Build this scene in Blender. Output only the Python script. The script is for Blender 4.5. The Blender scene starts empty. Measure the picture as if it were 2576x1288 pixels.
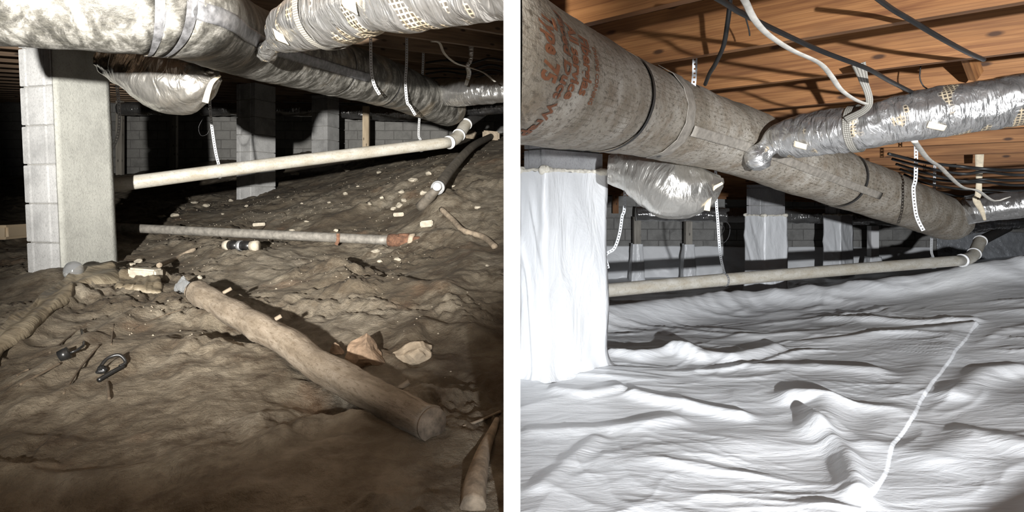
import bpy, bmesh, math, random
import numpy as np
from mathutils import Vector, noise as mnoise

random.seed(7)
SC = bpy.context.scene
COL = SC.collection
# ---------------------------------------------------------------- camera
F, HY, CX, ZC = 1600.0, 500.0, 1288.0, 1.0
cam_d = bpy.data.cameras.new('camera')
cam_d.sensor_width = 36.0
cam_d.lens = 36.0 * F / 2576.0
cam_d.shift_y = -(644.0 - HY) / 2576.0
cam_d.clip_start = 0.02
cam = bpy.data.objects.new('camera', cam_d)
COL.objects.link(cam)
cam.location = (0, 0, ZC)
cam.rotation_euler = (math.pi / 2, 0, 0)
SC.camera = cam
# ---------------------------------------------------------------- world, lights, exposure
W = bpy.data.worlds.new('world')
SC.world = W
W.use_nodes = True
W.node_tree.nodes['Background'].inputs[0].default_value = (0, 0, 0, 1)
W.node_tree.nodes['Background'].inputs[1].default_value = 0.0
SC.view_settings.view_transform = 'Standard'
SC.view_settings.look = 'None'
SC.view_settings.gamma = 1.0
SC.view_settings.use_curve_mapping = False
SC.view_settings.exposure = 0.0

def spot(name, loc, target, power, angle, blend, radius, col=(1, 1, 1)):
    d = bpy.data.lights.new(name, 'SPOT')
    d.energy = power; d.spot_size = math.radians(angle); d.spot_blend = blend
    d.shadow_soft_size = radius; d.color = col
    o = bpy.data.objects.new(name, d)
    COL.objects.link(o)
    o.location = loc
    o.rotation_euler = (Vector(target) - Vector(loc)).to_track_quat('-Z', 'Y').to_euler()
    return o

# the one hand lamp of whoever stands behind the camera, once in each space: both photographs are lit from the camera side
def aim(loc, az, el, dist=10):
    a, e = math.radians(az), math.radians(el)
    return (loc[0] + dist * math.sin(a) * math.cos(e), loc[1] + dist * math.cos(a) * math.cos(e), loc[2] + dist * math.sin(e))
LD_ = (-0.45, -1.3, ZC + 0.13)
spot('hand_lamp_before_offscreen', LD_, aim(LD_, -11.0, 8.0), 5700, 50, 1.0, 0.035, (1.0, 0.97, 0.92))
LA_ = (0.45, -2.2, ZC - 0.08)
spot('hand_lamp_after_offscreen', LA_, aim(LA_, 17, -11), 3500, 58, 0.95, 0.04, (0.95, 0.97, 1.0))

# ---------------------------------------------------------------- helpers
def P(px, py, Y):
    return Vector(((px - CX) / F * Y, Y, ZC - (py - HY) / F * Y))

def pnoise(x, y, seed=0):
    x = np.asarray(x, float); y = np.asarray(y, float)
    rng = np.random.RandomState(seed)
    perm = rng.permutation(256)
    ang = rng.rand(256) * 2 * np.pi
    gx, gy = np.cos(ang), np.sin(ang)
    xi = np.floor(x).astype(int); yi = np.floor(y).astype(int)
    xf = x - xi; yf = y - yi
    def g(i, j, fx, fy):
        h = perm[(perm[i & 255] + j) & 255]
        return gx[h] * fx + gy[h] * fy
    u = xf * xf * xf * (xf * (xf * 6 - 15) + 10)
    v = yf * yf * yf * (yf * (yf * 6 - 15) + 10)
    a = g(xi, yi, xf, yf) * (1 - u) + g(xi + 1, yi, xf - 1, yf) * u
    b = g(xi, yi + 1, xf, yf - 1) * (1 - u) + g(xi + 1, yi + 1, xf - 1, yf - 1) * u
    return (a * (1 - v) + b * v) * 1.4

def sstep(a, b, x):
    t = np.clip((x - a) / (b - a), 0, 1)
    return t * t * (3 - 2 * t)

class Ground:
    """smooth surface through control points (pixel direction + distance)"""
    def __init__(self, pts):
        W3 = np.array([P(*p) for p in pts])
        self.c = self.feat(W3[:, 0], W3[:, 1])
        n = len(pts)
        K = np.linalg.norm(self.c[:, None] - self.c[None], axis=2)
        Q = np.c_[np.ones(n), self.c]
        A = np.block([[K, Q], [Q.T, np.zeros((3, 3))]])
        self.w = np.linalg.solve(A, np.r_[W3[:, 2], np.zeros(3)])
        self.extra = []
    def feat(self, X, Y):
        Yc = np.maximum(Y, 1.2)
        return np.c_[X / (Yc + 0.6) * 1.2, np.log(Yc)]
    def z(self, X, Y, extra=True):
        X = np.atleast_1d(np.asarray(X, float)); Y = np.atleast_1d(np.asarray(Y, float))
        f = self.feat(X.ravel(), Y.ravel())
        K = np.linalg.norm(f[:, None] - self.c[None], axis=2)
        z = (K @ self.w[:len(self.c)] + self.w[-3] + f @ self.w[-2:]).reshape(X.shape)
        if extra:
            for e in self.extra:
                z = z + e(X, Y)
        return z
    def hit(self, px, py, extra=True):
        Y = np.geomspace(1.15, 16, 900)
        X = (px - CX) / F * Y
        r = ZC - (py - HY) / F * Y
        s = r - self.z(X, Y, extra)
        i = np.where(s < 0)[0]
        k = i[0] if len(i) else len(Y) - 1
        return Vector((X[k], Y[k], float(self.z(X[k], Y[k], extra)[0])))
    def ridge(self, px_pts, h, w, skew=0):
        q = np.array([self.hit(x, y, False)[:2] for x, y in px_pts])
        def f(X, Y):
            d = np.full(X.shape, 1e9)
            for a, b in zip(q[:-1], q[1:]):
                ab = b - a
                t = np.clip(((X - a[0]) * ab[0] + (Y - a[1]) * ab[1]) / (ab @ ab), 0, 1)
                d = np.minimum(d, np.hypot(X - a[0] - t * ab[0], Y - a[1] - t * ab[1]))
            return h * np.exp(-(d / w) ** 2)
        self.extra.append(f)
    def mound(self, px, py, h, r, stretch=1.0):
        c = self.hit(px, py, False)
        self.extra.append(lambda X, Y: h * np.exp(-(((X - c.x) / (r * stretch)) ** 2 + ((Y - c.y) / r) ** 2)))

def tag(o, label=None, cat=None, group=None, kind=None):
    if label: o['label'] = label
    if cat: o['category'] = cat
    if group: o['group'] = group
    if kind: o['kind'] = kind
    return o

def thing(name, label, cat, loc, group=None):
    o = bpy.data.objects.new(name, None)
    o.empty_display_size = 0.05
    COL.objects.link(o)
    o.location = Vector(loc)
    return tag(o, label, cat, group)

class MB:
    """collects vertices, faces and uvs in world metres"""
    def __init__(self): self.v, self.f, self.uv = [], [], []
    def quad_grid(self, pts, nu, nv, uvs=None, closed=False):
        o = len(self.v)
        self.v += [tuple(p) for p in pts]
        for i in range(nv - 1):
            for j in range(nu if closed else nu - 1):
                j2 = (j + 1) % nu
                q = (i * nu + j, i * nu + j2, (i + 1) * nu + j2, (i + 1) * nu + j)
                self.f.append(tuple(o + k for k in q))
                if uvs is not None: self.uv.append([uvs(i, j), uvs(i, j + 1), uvs(i + 1, j + 1), uvs(i + 1, j)])
    def poly(self, pts, uv=None):
        o = len(self.v)
        self.v += [tuple(p) for p in pts]
        self.f.append(tuple(range(o, o + len(pts))))
        self.uv.append(uv or [(0, 0)] * len(pts))
    def box(self, c, ax, ay, az):
        """centre and three half-axis vectors; uv u runs along ax, v along the other axis"""
        c, ax, ay, az = map(Vector, (c, ax, ay, az))
        lx, ly, lz = ax.length, ay.length, az.length
        for n, a, b, la, lb in ((az, ax, ay, lx, ly), (-az, ax, -ay, lx, ly), (ay, ax, -az, lx, lz), (-ay, ax, az, lx, lz)):
            self.poly([c + n - a - b, c + n + a - b, c + n + a + b, c + n - a + b],
                      [(0, 0), (2 * la, 0), (2 * la, 2 * lb), (0, 2 * lb)])
        for n, a, b, la, lb in ((ax, ay, az, ly, lz), (-ax, -ay, az, ly, lz)):
            self.poly([c + n - a - b, c + n + a - b, c + n + a + b, c + n - a + b],
                      [(0, 0), (.02, 0), (.02, 2 * lb), (0, 2 * lb)])
    def prism(self, plan, z0, z1, zfun=None):
        n = len(plan)
        lo = [(p[0], p[1], z0) for p in plan]; hi = [(p[0], p[1], z1) for p in plan]
        for i in range(n):
            j = (i + 1) % n
            self.poly([lo[i], lo[j], hi[j], hi[i]])
        self.poly(hi); self.poly(lo[::-1])
    def build(self, name, mat, parent=None, smooth=False, clip=None, origin=None):
        me = bpy.data.meshes.new(name)
        V = np.array(self.v, float)
        if parent is not None: org = np.array(parent.matrix_world.translation if parent.parent else parent.location)
        elif origin is not None: org = np.array(origin)
        else: org = np.array([(V[:, 0].min() + V[:, 0].max()) / 2, (V[:, 1].min() + V[:, 1].max()) / 2, V[:, 2].min()])
        if parent is not None and parent.parent is not None:
            org = np.array(parent.parent.location)
        me.from_pydata([tuple(p) for p in V - org], [], self.f)
        if self.uv and len(self.uv) == len(self.f):
            ul = me.uv_layers.new(name='UVMap')
            flat = [c for fu in self.uv for u in fu for c in u]
            ul.data.foreach_set('uv', flat)
        bm = bmesh.new(); bm.from_mesh(me)
        if clip is not None:     # keep the part of the mesh on this side of the dividing wall
            s = 1 if clip > 0 else -1
            bmesh.ops.bisect_plane(bm, geom=bm.verts[:] + bm.edges[:] + bm.faces[:], plane_co=(clip - org[0], 0, 0),
                                   plane_no=(s, 0, 0), clear_inner=True)
        bmesh.ops.remove_doubles(bm, verts=bm.verts, dist=1e-6)
        bmesh.ops.recalc_face_normals(bm, faces=bm.faces)
        bm.to_mesh(me); bm.free()
        if smooth: me.polygons.foreach_set('use_smooth', [True] * len(me.polygons))
        o = bpy.data.objects.new(name, me)
        COL.objects.link(o)
        me.materials.append(mat)
        if parent is not None: o.parent = parent
        else: o.location = org
        return o

def surf(name, mat, X, Y, Z, smooth=True, clip=None):
    nv, nu = X.shape
    m = MB()
    m.v = np.stack([X.ravel(), Y.ravel(), Z.ravel()], 1).tolist()
    idx = np.arange(nu * nv).reshape(nv, nu)
    m.f = np.stack([idx[:-1, :-1], idx[:-1, 1:], idx[1:, 1:], idx[1:, :-1]], -1).reshape(-1, 4).tolist()
    me = bpy.data.meshes.new(name)
    V = np.array(m.v)
    org = np.array([0, 0, 0.0])
    me.from_pydata(m.v, [], m.f)
    if smooth: me.polygons.foreach_set('use_smooth', [True] * len(me.polygons))
    o = bpy.data.objects.new(name, me)
    COL.objects.link(o)
    me.materials.append(mat)
    return o

def smooth_path(pts, n, extra=None):
    """Catmull-Rom through points; extra = per-point values interpolated alike"""
    pts = [np.array(p, float) for p in pts]
    if extra is not None: pts = [np.r_[p, e] for p, e in zip(pts, extra)]
    Q = [2 * pts[0] - pts[1]] + pts + [2 * pts[-1] - pts[-2]]
    segl = [np.linalg.norm((b - a)[:3]) for a, b in zip(pts[:-1], pts[1:])]
    tot = sum(segl)
    out = []
    for i in range(len(pts) - 1):
        k = max(2, int(round(n * segl[i] / tot)))
        for t in np.linspace(0, 1, k, endpoint=False):
            p0, p1, p2, p3 = Q[i:i + 4]
            out.append(.5 * (2 * p1 + (p2 - p0) * t + (2 * p0 - 5 * p1 + 4 * p2 - p3) * t * t + (3 * p1 - p0 - 3 * p2 + p3) * t ** 3))
    out.append(pts[-1])
    out = np.array(out)
    return (out[:, :3], out[:, 3:]) if extra is not None else out

UP = np.array([0, 0, 1.0])
def frames(C, ref=UP):
    T = np.gradient(C, axis=0)
    T /= np.linalg.norm(T, axis=1)[:, None] + 1e-12
    B = np.cross(T, ref); B /= np.linalg.norm(B, axis=1)[:, None] + 1e-9
    N = np.cross(B, T)
    return T, B, N

def tube_mb(C, R, seg=24, disp=None, caps=True, ref=UP, flat=1.0, mb=None, s0=0.0):
    C = np.asarray(C, float)
    R = np.broadcast_to(np.asarray(R, float), (len(C),))
    T, B, N = frames(C, ref)
    s = s0 + np.r_[0, np.cumsum(np.linalg.norm(np.diff(C, axis=0), axis=1))]
    th = np.arange(seg) / seg * 2 * np.pi
    rr = np.repeat(R[:, None], seg, 1)
    if disp is not None:
        S, TH = np.meshgrid(s, th, indexing='ij')
        rr = rr + disp(S, TH)
    pts = C[:, None] + rr[..., None] * (np.cos(th)[None, :, None] * N[:, None] * flat + np.sin(th)[None, :, None] * B[:, None])
    mb = mb or MB()
    o = len(mb.v)
    Rm = float(np.mean(R))
    uvf = lambda i, j: (float(s[i]), j / seg * 2 * math.pi * Rm)
    mb.quad_grid(pts.reshape(-1, 3), seg, len(C), uvf, closed=True)
    if caps:
        for i in (0, len(C) - 1):
            q = [tuple(p) for p in pts[i]]
            mb.poly(q, [(float(s[i]) + .3 * R[i] * math.sin(t), .3 * R[i] * math.cos(t)) for t in th])
    return mb

def ringdisp(amp, fs, ft, seed, amp2=0.0, fs2=1, ft2=1):
    def f(S, TH):
        c, sn = np.cos(TH), np.sin(TH)
        d = amp * (pnoise(S * fs + 10, c * ft + 5, seed) + pnoise(S * fs + 3, sn * ft + 9, seed + 1))
        if amp2: d = d + amp2 * (pnoise(S * fs2 + 7, c * ft2 + 2, seed + 2) + pnoise(S * fs2, sn * ft2 + 4, seed + 3))
        return d
    return f

def cable(name, pts, r, mat, label, cat, group=None, n=60, flat=1.0, seg=8, ref=UP, clip=None):
    m = tube_mb(smooth_path(pts, n), r, seg, flat=flat, ref=ref)
    return tag(m.build(name, mat, smooth=True, clip=clip), label, cat, group)

# ---------------------------------------------------------------- materials
def new_mat(name):
    m = bpy.data.materials.new(name); m.use_nodes = True
    nt = m.node_tree
    b = nt.nodes['Principled BSDF']
    return m, nt, b

class NT:
    def __init__(self, name, coord='Object', scale=(1, 1, 1), rnd=False):
        self.m, self.nt, self.b = new_mat(name)
        tc = self.n('ShaderNodeTexCoord')
        mp = self.n('ShaderNodeMapping')
        mp.inputs['Scale'].default_value = scale
        self.l(tc.outputs[coord], mp.inputs[0])
        if rnd:
            oi = self.n('ShaderNodeObjectInfo')
            cm = self.n('ShaderNodeCombineXYZ')
            for k, f in enumerate((17, 29, 11)):
                self.l(self.math('MULTIPLY', oi.outputs['Random'], f), cm.inputs[k])
            self.l(cm.outputs[0], mp.inputs['Location'])
            self.rand = oi.outputs['Random']
        self.tc, self.co = tc, mp.outputs[0]
    def n(self, t): return self.nt.nodes.new(t)
    def l(self, a, b): self.nt.links.new(a, b)
    def map(self, scale, coord=None, rot=(0, 0, 0)):
        mp = self.n('ShaderNodeMapping'); mp.inputs['Scale'].default_value = scale; mp.inputs['Rotation'].default_value = rot
        self.l(self.co if coord is None else self.tc.outputs[coord], mp.inputs[0]); return mp.outputs[0]
    def noise(self, scale, detail=6, rough=.6, co=None, dist=0.0):
        n = self.n('ShaderNodeTexNoise'); n.inputs['Scale'].default_value = scale; n.inputs['Detail'].default_value = detail
        n.inputs['Roughness'].default_value = rough; n.inputs['Distortion'].default_value = dist
        self.l(co if co is not None else self.co, n.inputs['Vector']); return n.outputs['Fac']
    def relief(self, scale, detail=5, rough=.65, co=None, dist=0.0):
        mp = self.n('ShaderNodeMapping'); mp.inputs['Location'].default_value = (7.31, 3.17, 5.73)
        self.l(co if co is not None else self.co, mp.inputs[0])
        return self.noise(scale, detail, rough, mp.outputs[0], dist)
    def voro(self, scale, co=None, feature='F1'):
        n = self.n('ShaderNodeTexVoronoi'); n.voronoi_dimensions = '2D'; n.inputs['Scale'].default_value = scale; n.feature = feature
        self.l(co if co is not None else self.co, n.inputs['Vector']); return n.outputs['Distance']
    def wave(self, scale, dist=3, detail=2, co=None, direction='X'):
        n = self.n('ShaderNodeTexWave'); n.inputs['Scale'].default_value = scale; n.inputs['Distortion'].default_value = dist
        n.inputs['Detail'].default_value = detail; n.bands_direction = direction
        self.l(co if co is not None else self.co, n.inputs['Vector']); return n.outputs['Fac']
    def math(self, op, a, b=None):
        n = self.n('ShaderNodeMath'); n.operation = op
        for k, v in enumerate((a, b)):
            if v is None: continue
            if isinstance(v, (int, float)): n.inputs[k].default_value = v
            else: self.l(v, n.inputs[k])
        return n.outputs[0]
    def ramp(self, fac, stops, interp='LINEAR'):
        n = self.n('ShaderNodeValToRGB'); n.color_ramp.interpolation = interp
        e = n.color_ramp.elements
        while len(e) < len(stops): e.new(.5)
        for el, (p, c) in zip(e, stops):
            el.position = p
            el.color = (c, c, c, 1) if isinstance(c, (int, float)) else (*c, 1)
        self.l(fac, n.inputs[0]); return n.outputs[0]
    def mix(self, fac, a, b, blend='MIX'):
        n = self.n('ShaderNodeMix'); n.data_type = 'RGBA'; n.blend_type = blend
        if isinstance(fac, (int, float)): n.inputs[0].default_value = fac
        else: self.l(fac, n.inputs[0])
        for k, v in ((6, a), (7, b)):
            if isinstance(v, (tuple, list)): n.inputs[k].default_value = (*v, 1)
            else: self.l(v, n.inputs[k])
        return n.outputs[2]
    def bump(self, h, strength, dist, prev=None):
        n = self.n('ShaderNodeBump'); n.inputs['Strength'].default_value = strength; n.inputs['Distance'].default_value = dist
        self.l(h, n.inputs['Height'])
        if prev is not None: self.l(prev, n.inputs['Normal'])
        return n.outputs[0]
    def out(self, col=None, rough=None, metal=None, normal=None, **kw):
        for v, k in ((col, 'Base Color'), (rough, 'Roughness'), (metal, 'Metallic'), (normal, 'Normal')):
            if v is None: continue
            i = self.b.inputs[k]
            if isinstance(v, (tuple, list)): i.default_value = (*v, 1)
            elif isinstance(v, (int, float)): i.default_value = v
            else: self.l(v, i)
        for k, v in kw.items(): self.b.inputs[k.replace('_', ' ')].default_value = v
        return self.m

def m_dirt(name='dirt', dark=1.0):
    t = NT(name)
    n1 = t.noise(1.3, 8, .62, dist=.6); n2 = t.noise(7, 8, .68); n3 = t.noise(45, 5, .7)
    c = t.ramp(n1, [(.30, (.050 * dark, .038 * dark, .024 * dark)), (.46, (.105 * dark, .084 * dark, .057 * dark)), (.58, (.185 * dark, .157 * dark, .115 * dark)), (.74, (.28 * dark, .25 * dark, .20 * dark))])
    c = t.mix(t.ramp(n2, [(.35, 1.0), (.55, 0.0)]), c, (.055 * dark, .038 * dark, .022 * dark))
    c = t.mix(t.ramp(t.noise(2.6, 4, .5), [(.62, 0.0), (.72, .45)]), c, (.20, .115, .062))
    c = t.mix(t.ramp(n3, [(.66, 0.0), (.76, .6)]), c, (.34, .29, .22))
    fm = t.ramp(t.noise(.9, 5, .55, dist=1.0), [(.52, 0.0), (.60, .75)])
    c = t.mix(fm, c, t.mix(t.ramp(t.noise(11, 6, .65), [(.35, 1.0), (.6, 0.0)]), (.27, .235, .18), (.13, .105, .072)))
    b = t.bump(t.noise(18, 6, .7, dist=.8), .6, .03); b = t.bump(t.relief(7, 8, .68), .5, .04, b); b = t.bump(t.relief(45, 5, .7), .6, .012, b); b = t.bump(t.noise(150, 3, .7), .35, .004, b)
    r = t.ramp(n1, [(.3, .95), (.7, .72)])
    return t.out(c, r, 0.0, b)

def m_dirtysheet():
    t = NT('dirty_plastic_sheet')
    n1 = t.noise(2.2, 8, .6, dist=.5); n2 = t.noise(14, 6, .65)
    c = t.ramp(n1, [(.3, (.10, .078, .05)), (.5, (.19, .155, .105)), (.7, (.30, .26, .19))])
    c = t.mix(t.ramp(n2, [(.32, .8), (.5, 0.0)]), c, (.07, .05, .03))
    b = t.bump(t.noise(6, 5, .55, t.map((1, 3, 1))), .6, .02); b = t.bump(t.relief(14, 6), .4, .006, b)
    return t.out(c, .55, 0.0, b)

def m_block(name, base, rnd=True, amt=.16):
    t = NT(name, rnd=rnd)
    n1 = t.noise(5, 6, .6); n2 = t.noise(70, 4, .7)
    d = tuple(x * (1 - 2.0 * amt) for x in base); hi = tuple(min(1, x * (1 + amt)) for x in base)
    c = t.ramp(n1, [(.3, d), (.5, base), (.72, hi)])
    c = t.mix(t.ramp(n2, [(.34, .55), (.5, 0.0)]), c, tuple(x * .62 for x in base))
    b = t.bump(t.relief(70, 4, .7), .5, .006); b = t.bump(t.noise(180, 2, .7), .5, .003, b)
    return t.out(c, .93, 0.0, b)

def m_plain(name, col, rough=.6, metal=0.0, nscale=20, var=.25, bump=.2, bdist=.003, rnd=False, **kw):
    t = NT(name, rnd=rnd)
    n = t.noise(nscale, 6, .62)
    c = t.ramp(n, [(.3, tuple(x * (1 - var) for x in col)), (.7, tuple(min(1, x * (1 + var)) for x in col))])
    return t.out(c, rough, metal, t.bump(t.relief(nscale, 6, .62), bump, bdist), **kw)

def m_foil(name, tint=(.80, .79, .77), patches=.5, rough=.38, dirt=.25, wr=1.0):
    t = NT(name, 'UV')
    uvx = t.map((1, 1, 1))
    sep = t.n('ShaderNodeSeparateXYZ'); t.l(uvx, sep.inputs[0])
    fr = lambda s: t.math('FRACT', t.math('MULTIPLY', s, 62.0))
    lines = t.math('MAXIMUM', t.math('LESS_THAN', fr(sep.outputs[0]), .34), t.math('LESS_THAN', fr(sep.outputs[1]), .34))
    pm = t.ramp(t.noise(5.5, 2, .5, t.map((1.6, .8, 1))), [(.60 - .12 * patches, 0.0), (.63 - .12 * patches, 1.0)])
    grid = t.math('MULTIPLY', pm, lines)
    n1 = t.noise(6, 6, .6)
    c = t.mix(t.ramp(n1, [(.42, 0.0), (.75, dirt)]), tint, (.33, .29, .23))
    c = t.mix(pm, c, t.mix(.75, c, (.30, .25, .19)))
    c = t.mix(grid, c, (.36, .295, .20))
    wrk = t.noise(16, 3, .55, t.map((1.6, .55, 1)), .7)
    w2 = t.voro(26, t.map((1.5, .7, 1)))
    b = t.bump(wrk, .55 * wr, .02); b = t.bump(w2, .28 * wr, .008, b); b = t.bump(t.noise(60, 3, .6), .2, .003, b)
    r = t.math('ADD', t.math('MULTIPLY', n1, .22), rough - .1)
    r = t.math('MAXIMUM', r, t.math('MULTIPLY', grid, .7))
    return t.out(c, r, t.math('SUBTRACT', .88, t.math('MULTIPLY', grid, .88)), b)

def m_trunk_before(name='dusty_foil_wrap', k=1.0):
    t = NT(name, 'UV')
    n1 = t.noise(9, 8, .7, t.map((1.6, .8, 1), rot=(0, 0, .5)), .4); n2 = t.noise(40, 5, .7, t.map((.5, 1.6, 1), rot=(0, 0, .3)))
    n3 = t.noise(2.3, 3, .5)
    sc = lambda c: tuple(min(.9, x * k) for x in c)
    c = t.ramp(n1, [(.36, sc((.045, .043, .037))), (.47, sc((.085, .081, .071))), (.54, sc((.17, .163, .146))), (.66, sc((.30, .29, .262)))])
    c = t.mix(t.ramp(n2, [(.40, .75), (.52, 0.0)]), c, (.10, .095, .08))
    c = t.mix(t.ramp(n3, [(.55, 0.0), (.68, .45)]), c, (.36, .29, .20))
    b = t.bump(t.relief(9, 8, .7), .5, .014); b = t.bump(t.relief(40, 5, .7), .5, .006, b)
    return t.out(c, t.ramp(n1, [(.4, .55), (.6, .85)]), t.ramp(n1, [(.42, .5), (.56, .05)]), b)

def m_trunk_after():
    t = NT('mildewed_duct_wrap', 'UV')
    uvx = t.map((1, 1, 1))
    sep = t.n('ShaderNodeSeparateXYZ'); t.l(uvx, sep.inputs[0])
    wob = t.math('MULTIPLY', t.noise(9, 2, .5), .55)
    fr = lambda s: t.math('FRACT', t.math('ADD', t.math('MULTIPLY', s, 52.0), wob))
    lines = t.math('MAXIMUM', t.math('LESS_THAN', fr(sep.outputs[0]), .16), t.math('LESS_THAN', fr(sep.outputs[1]), .16))
    pm = t.ramp(t.noise(6, 5, .65), [(.46, 0.0), (.58, .75)])
    n1 = t.noise(3.5, 6, .6); n2 = t.noise(48, 5, .7, t.map((.6, 1.3, 1))); n3 = t.noise(9, 6, .7)
    c = t.ramp(n1, [(.30, (.15, .125, .09)), (.5, (.27, .24, .195)), (.72, (.40, .375, .33))])
    c = t.mix(t.ramp(n3, [(.48, 0.0), (.66, .75)]), c, (.145, .105, .065))
    c = t.mix(t.math('MULTIPLY', lines, pm), c, (.13, .105, .075))
    c = t.mix(t.ramp(n2, [(.36, .85), (.48, 0.0)]), c, (.075, .06, .042))
    b = t.bump(t.relief(48, 5, .7, t.map((.6, 1.3, 1))), .6, .008); b = t.bump(t.relief(9, 6, .7), .4, .012, b)
    return t.out(c, .72, 0.0, b)

def m_wood(name, a, b_, c_, rnd=True, gs=1.0):
    t = NT(name, 'UV', rnd=rnd)
    warp = t.noise(1.4, 3, .5, t.map((1.0, 5, 1)), .5)
    g = t.noise(3.0 * gs, 5, .6, t.map((.7, 16, 1)), .6)
    w = t.wave(1.5 * gs, 9, 2, t.map((.30, 7, 1)), 'Y')
    c = t.ramp(g, [(.30, a), (.5, b_), (.72, c_)])
    c = t.mix(t.ramp(w, [(.5, 0.0), (.72, .6), (.8, .1), (1, 0.0)]), c, tuple(x * .8 for x in a))
    kn = t.voro(2.3, t.map((1, 2.6, 1)))
    c = t.mix(t.ramp(kn, [(.04, .95), (.085, 0.0)]), c, tuple(x * .25 for x in a))
    c = t.mix(t.ramp(warp, [(.32, .6), (.55, 0.0)]), c, tuple(x * .55 for x in a))
    return t.out(c, .68, 0.0, t.bump(t.relief(3.0 * gs, 5, .6, t.map((.7, 16, 1))), .3, .003))

def m_liner():
    t = NT('white_liner_film')
    n = t.noise(5, 5, .55, t.map((.6, 1.7, 1)), .6); n2 = t.noise(22, 4, .6, t.map((.5, 1.5, 1)), .8)
    c = t.ramp(t.noise(1.5, 3, .5), [(.35, (.80, .815, .83)), (.65, (.88, .89, .90))])
    b = t.bump(n, .35, .03); b = t.bump(n2, .25, .006, b)
    return t.out(c, .36, 0.0, b)

def m_wrapfilm():
    t = NT('white_wrap_film')
    n = t.noise(4, 4, .55, t.map((1.4, 1.4, .6)), .8); n2 = t.noise(17, 4, .6)
    b = t.bump(n, .45, .04); b = t.bump(n2, .22, .008, b)
    return t.out((.80, .815, .83), .34, 0.0, b)

def m_pvc(name, dirt, k=1.0):
    t = NT(name)
    n = t.noise(9, 6, .65, t.map((.7, .7, 2))); n2 = t.noise(60, 4, .7)
    c = t.ramp(n, [(.32, dirt), (.55, (.50 * k, .475 * k, .415 * k)), (.75, (.62 * k, .60 * k, .55 * k))])
    c = t.mix(t.ramp(n2, [(.36, .5), (.46, 0.0)]), c, tuple(x * .7 for x in dirt))
    return t.out(c, .48, 0.0, t.bump(t.relief(60, 4, .7), .2, .002))

def m_log():
    t = NT('weathered_log', 'UV')
    n = t.noise(12, 7, .65, t.map((.45, 2.2, 1)), .5); n2 = t.noise(55, 5, .7, t.map((.5, 1.5, 1)))
    c = t.ramp(n, [(.3, (.13, .10, .068)), (.5, (.22, .178, .13)), (.72, (.31, .262, .205))])
    c = t.mix(t.ramp(n2, [(.35, .8), (.47, 0.0)]), c, (.11, .08, .05))
    b = t.bump(t.relief(12, 7, .65, t.map((.45, 2.2, 1))), .5, .012); b = t.bump(t.relief(55, 5, .7), .5, .005, b)
    return t.out(c, .85, 0.0, b)

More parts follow.
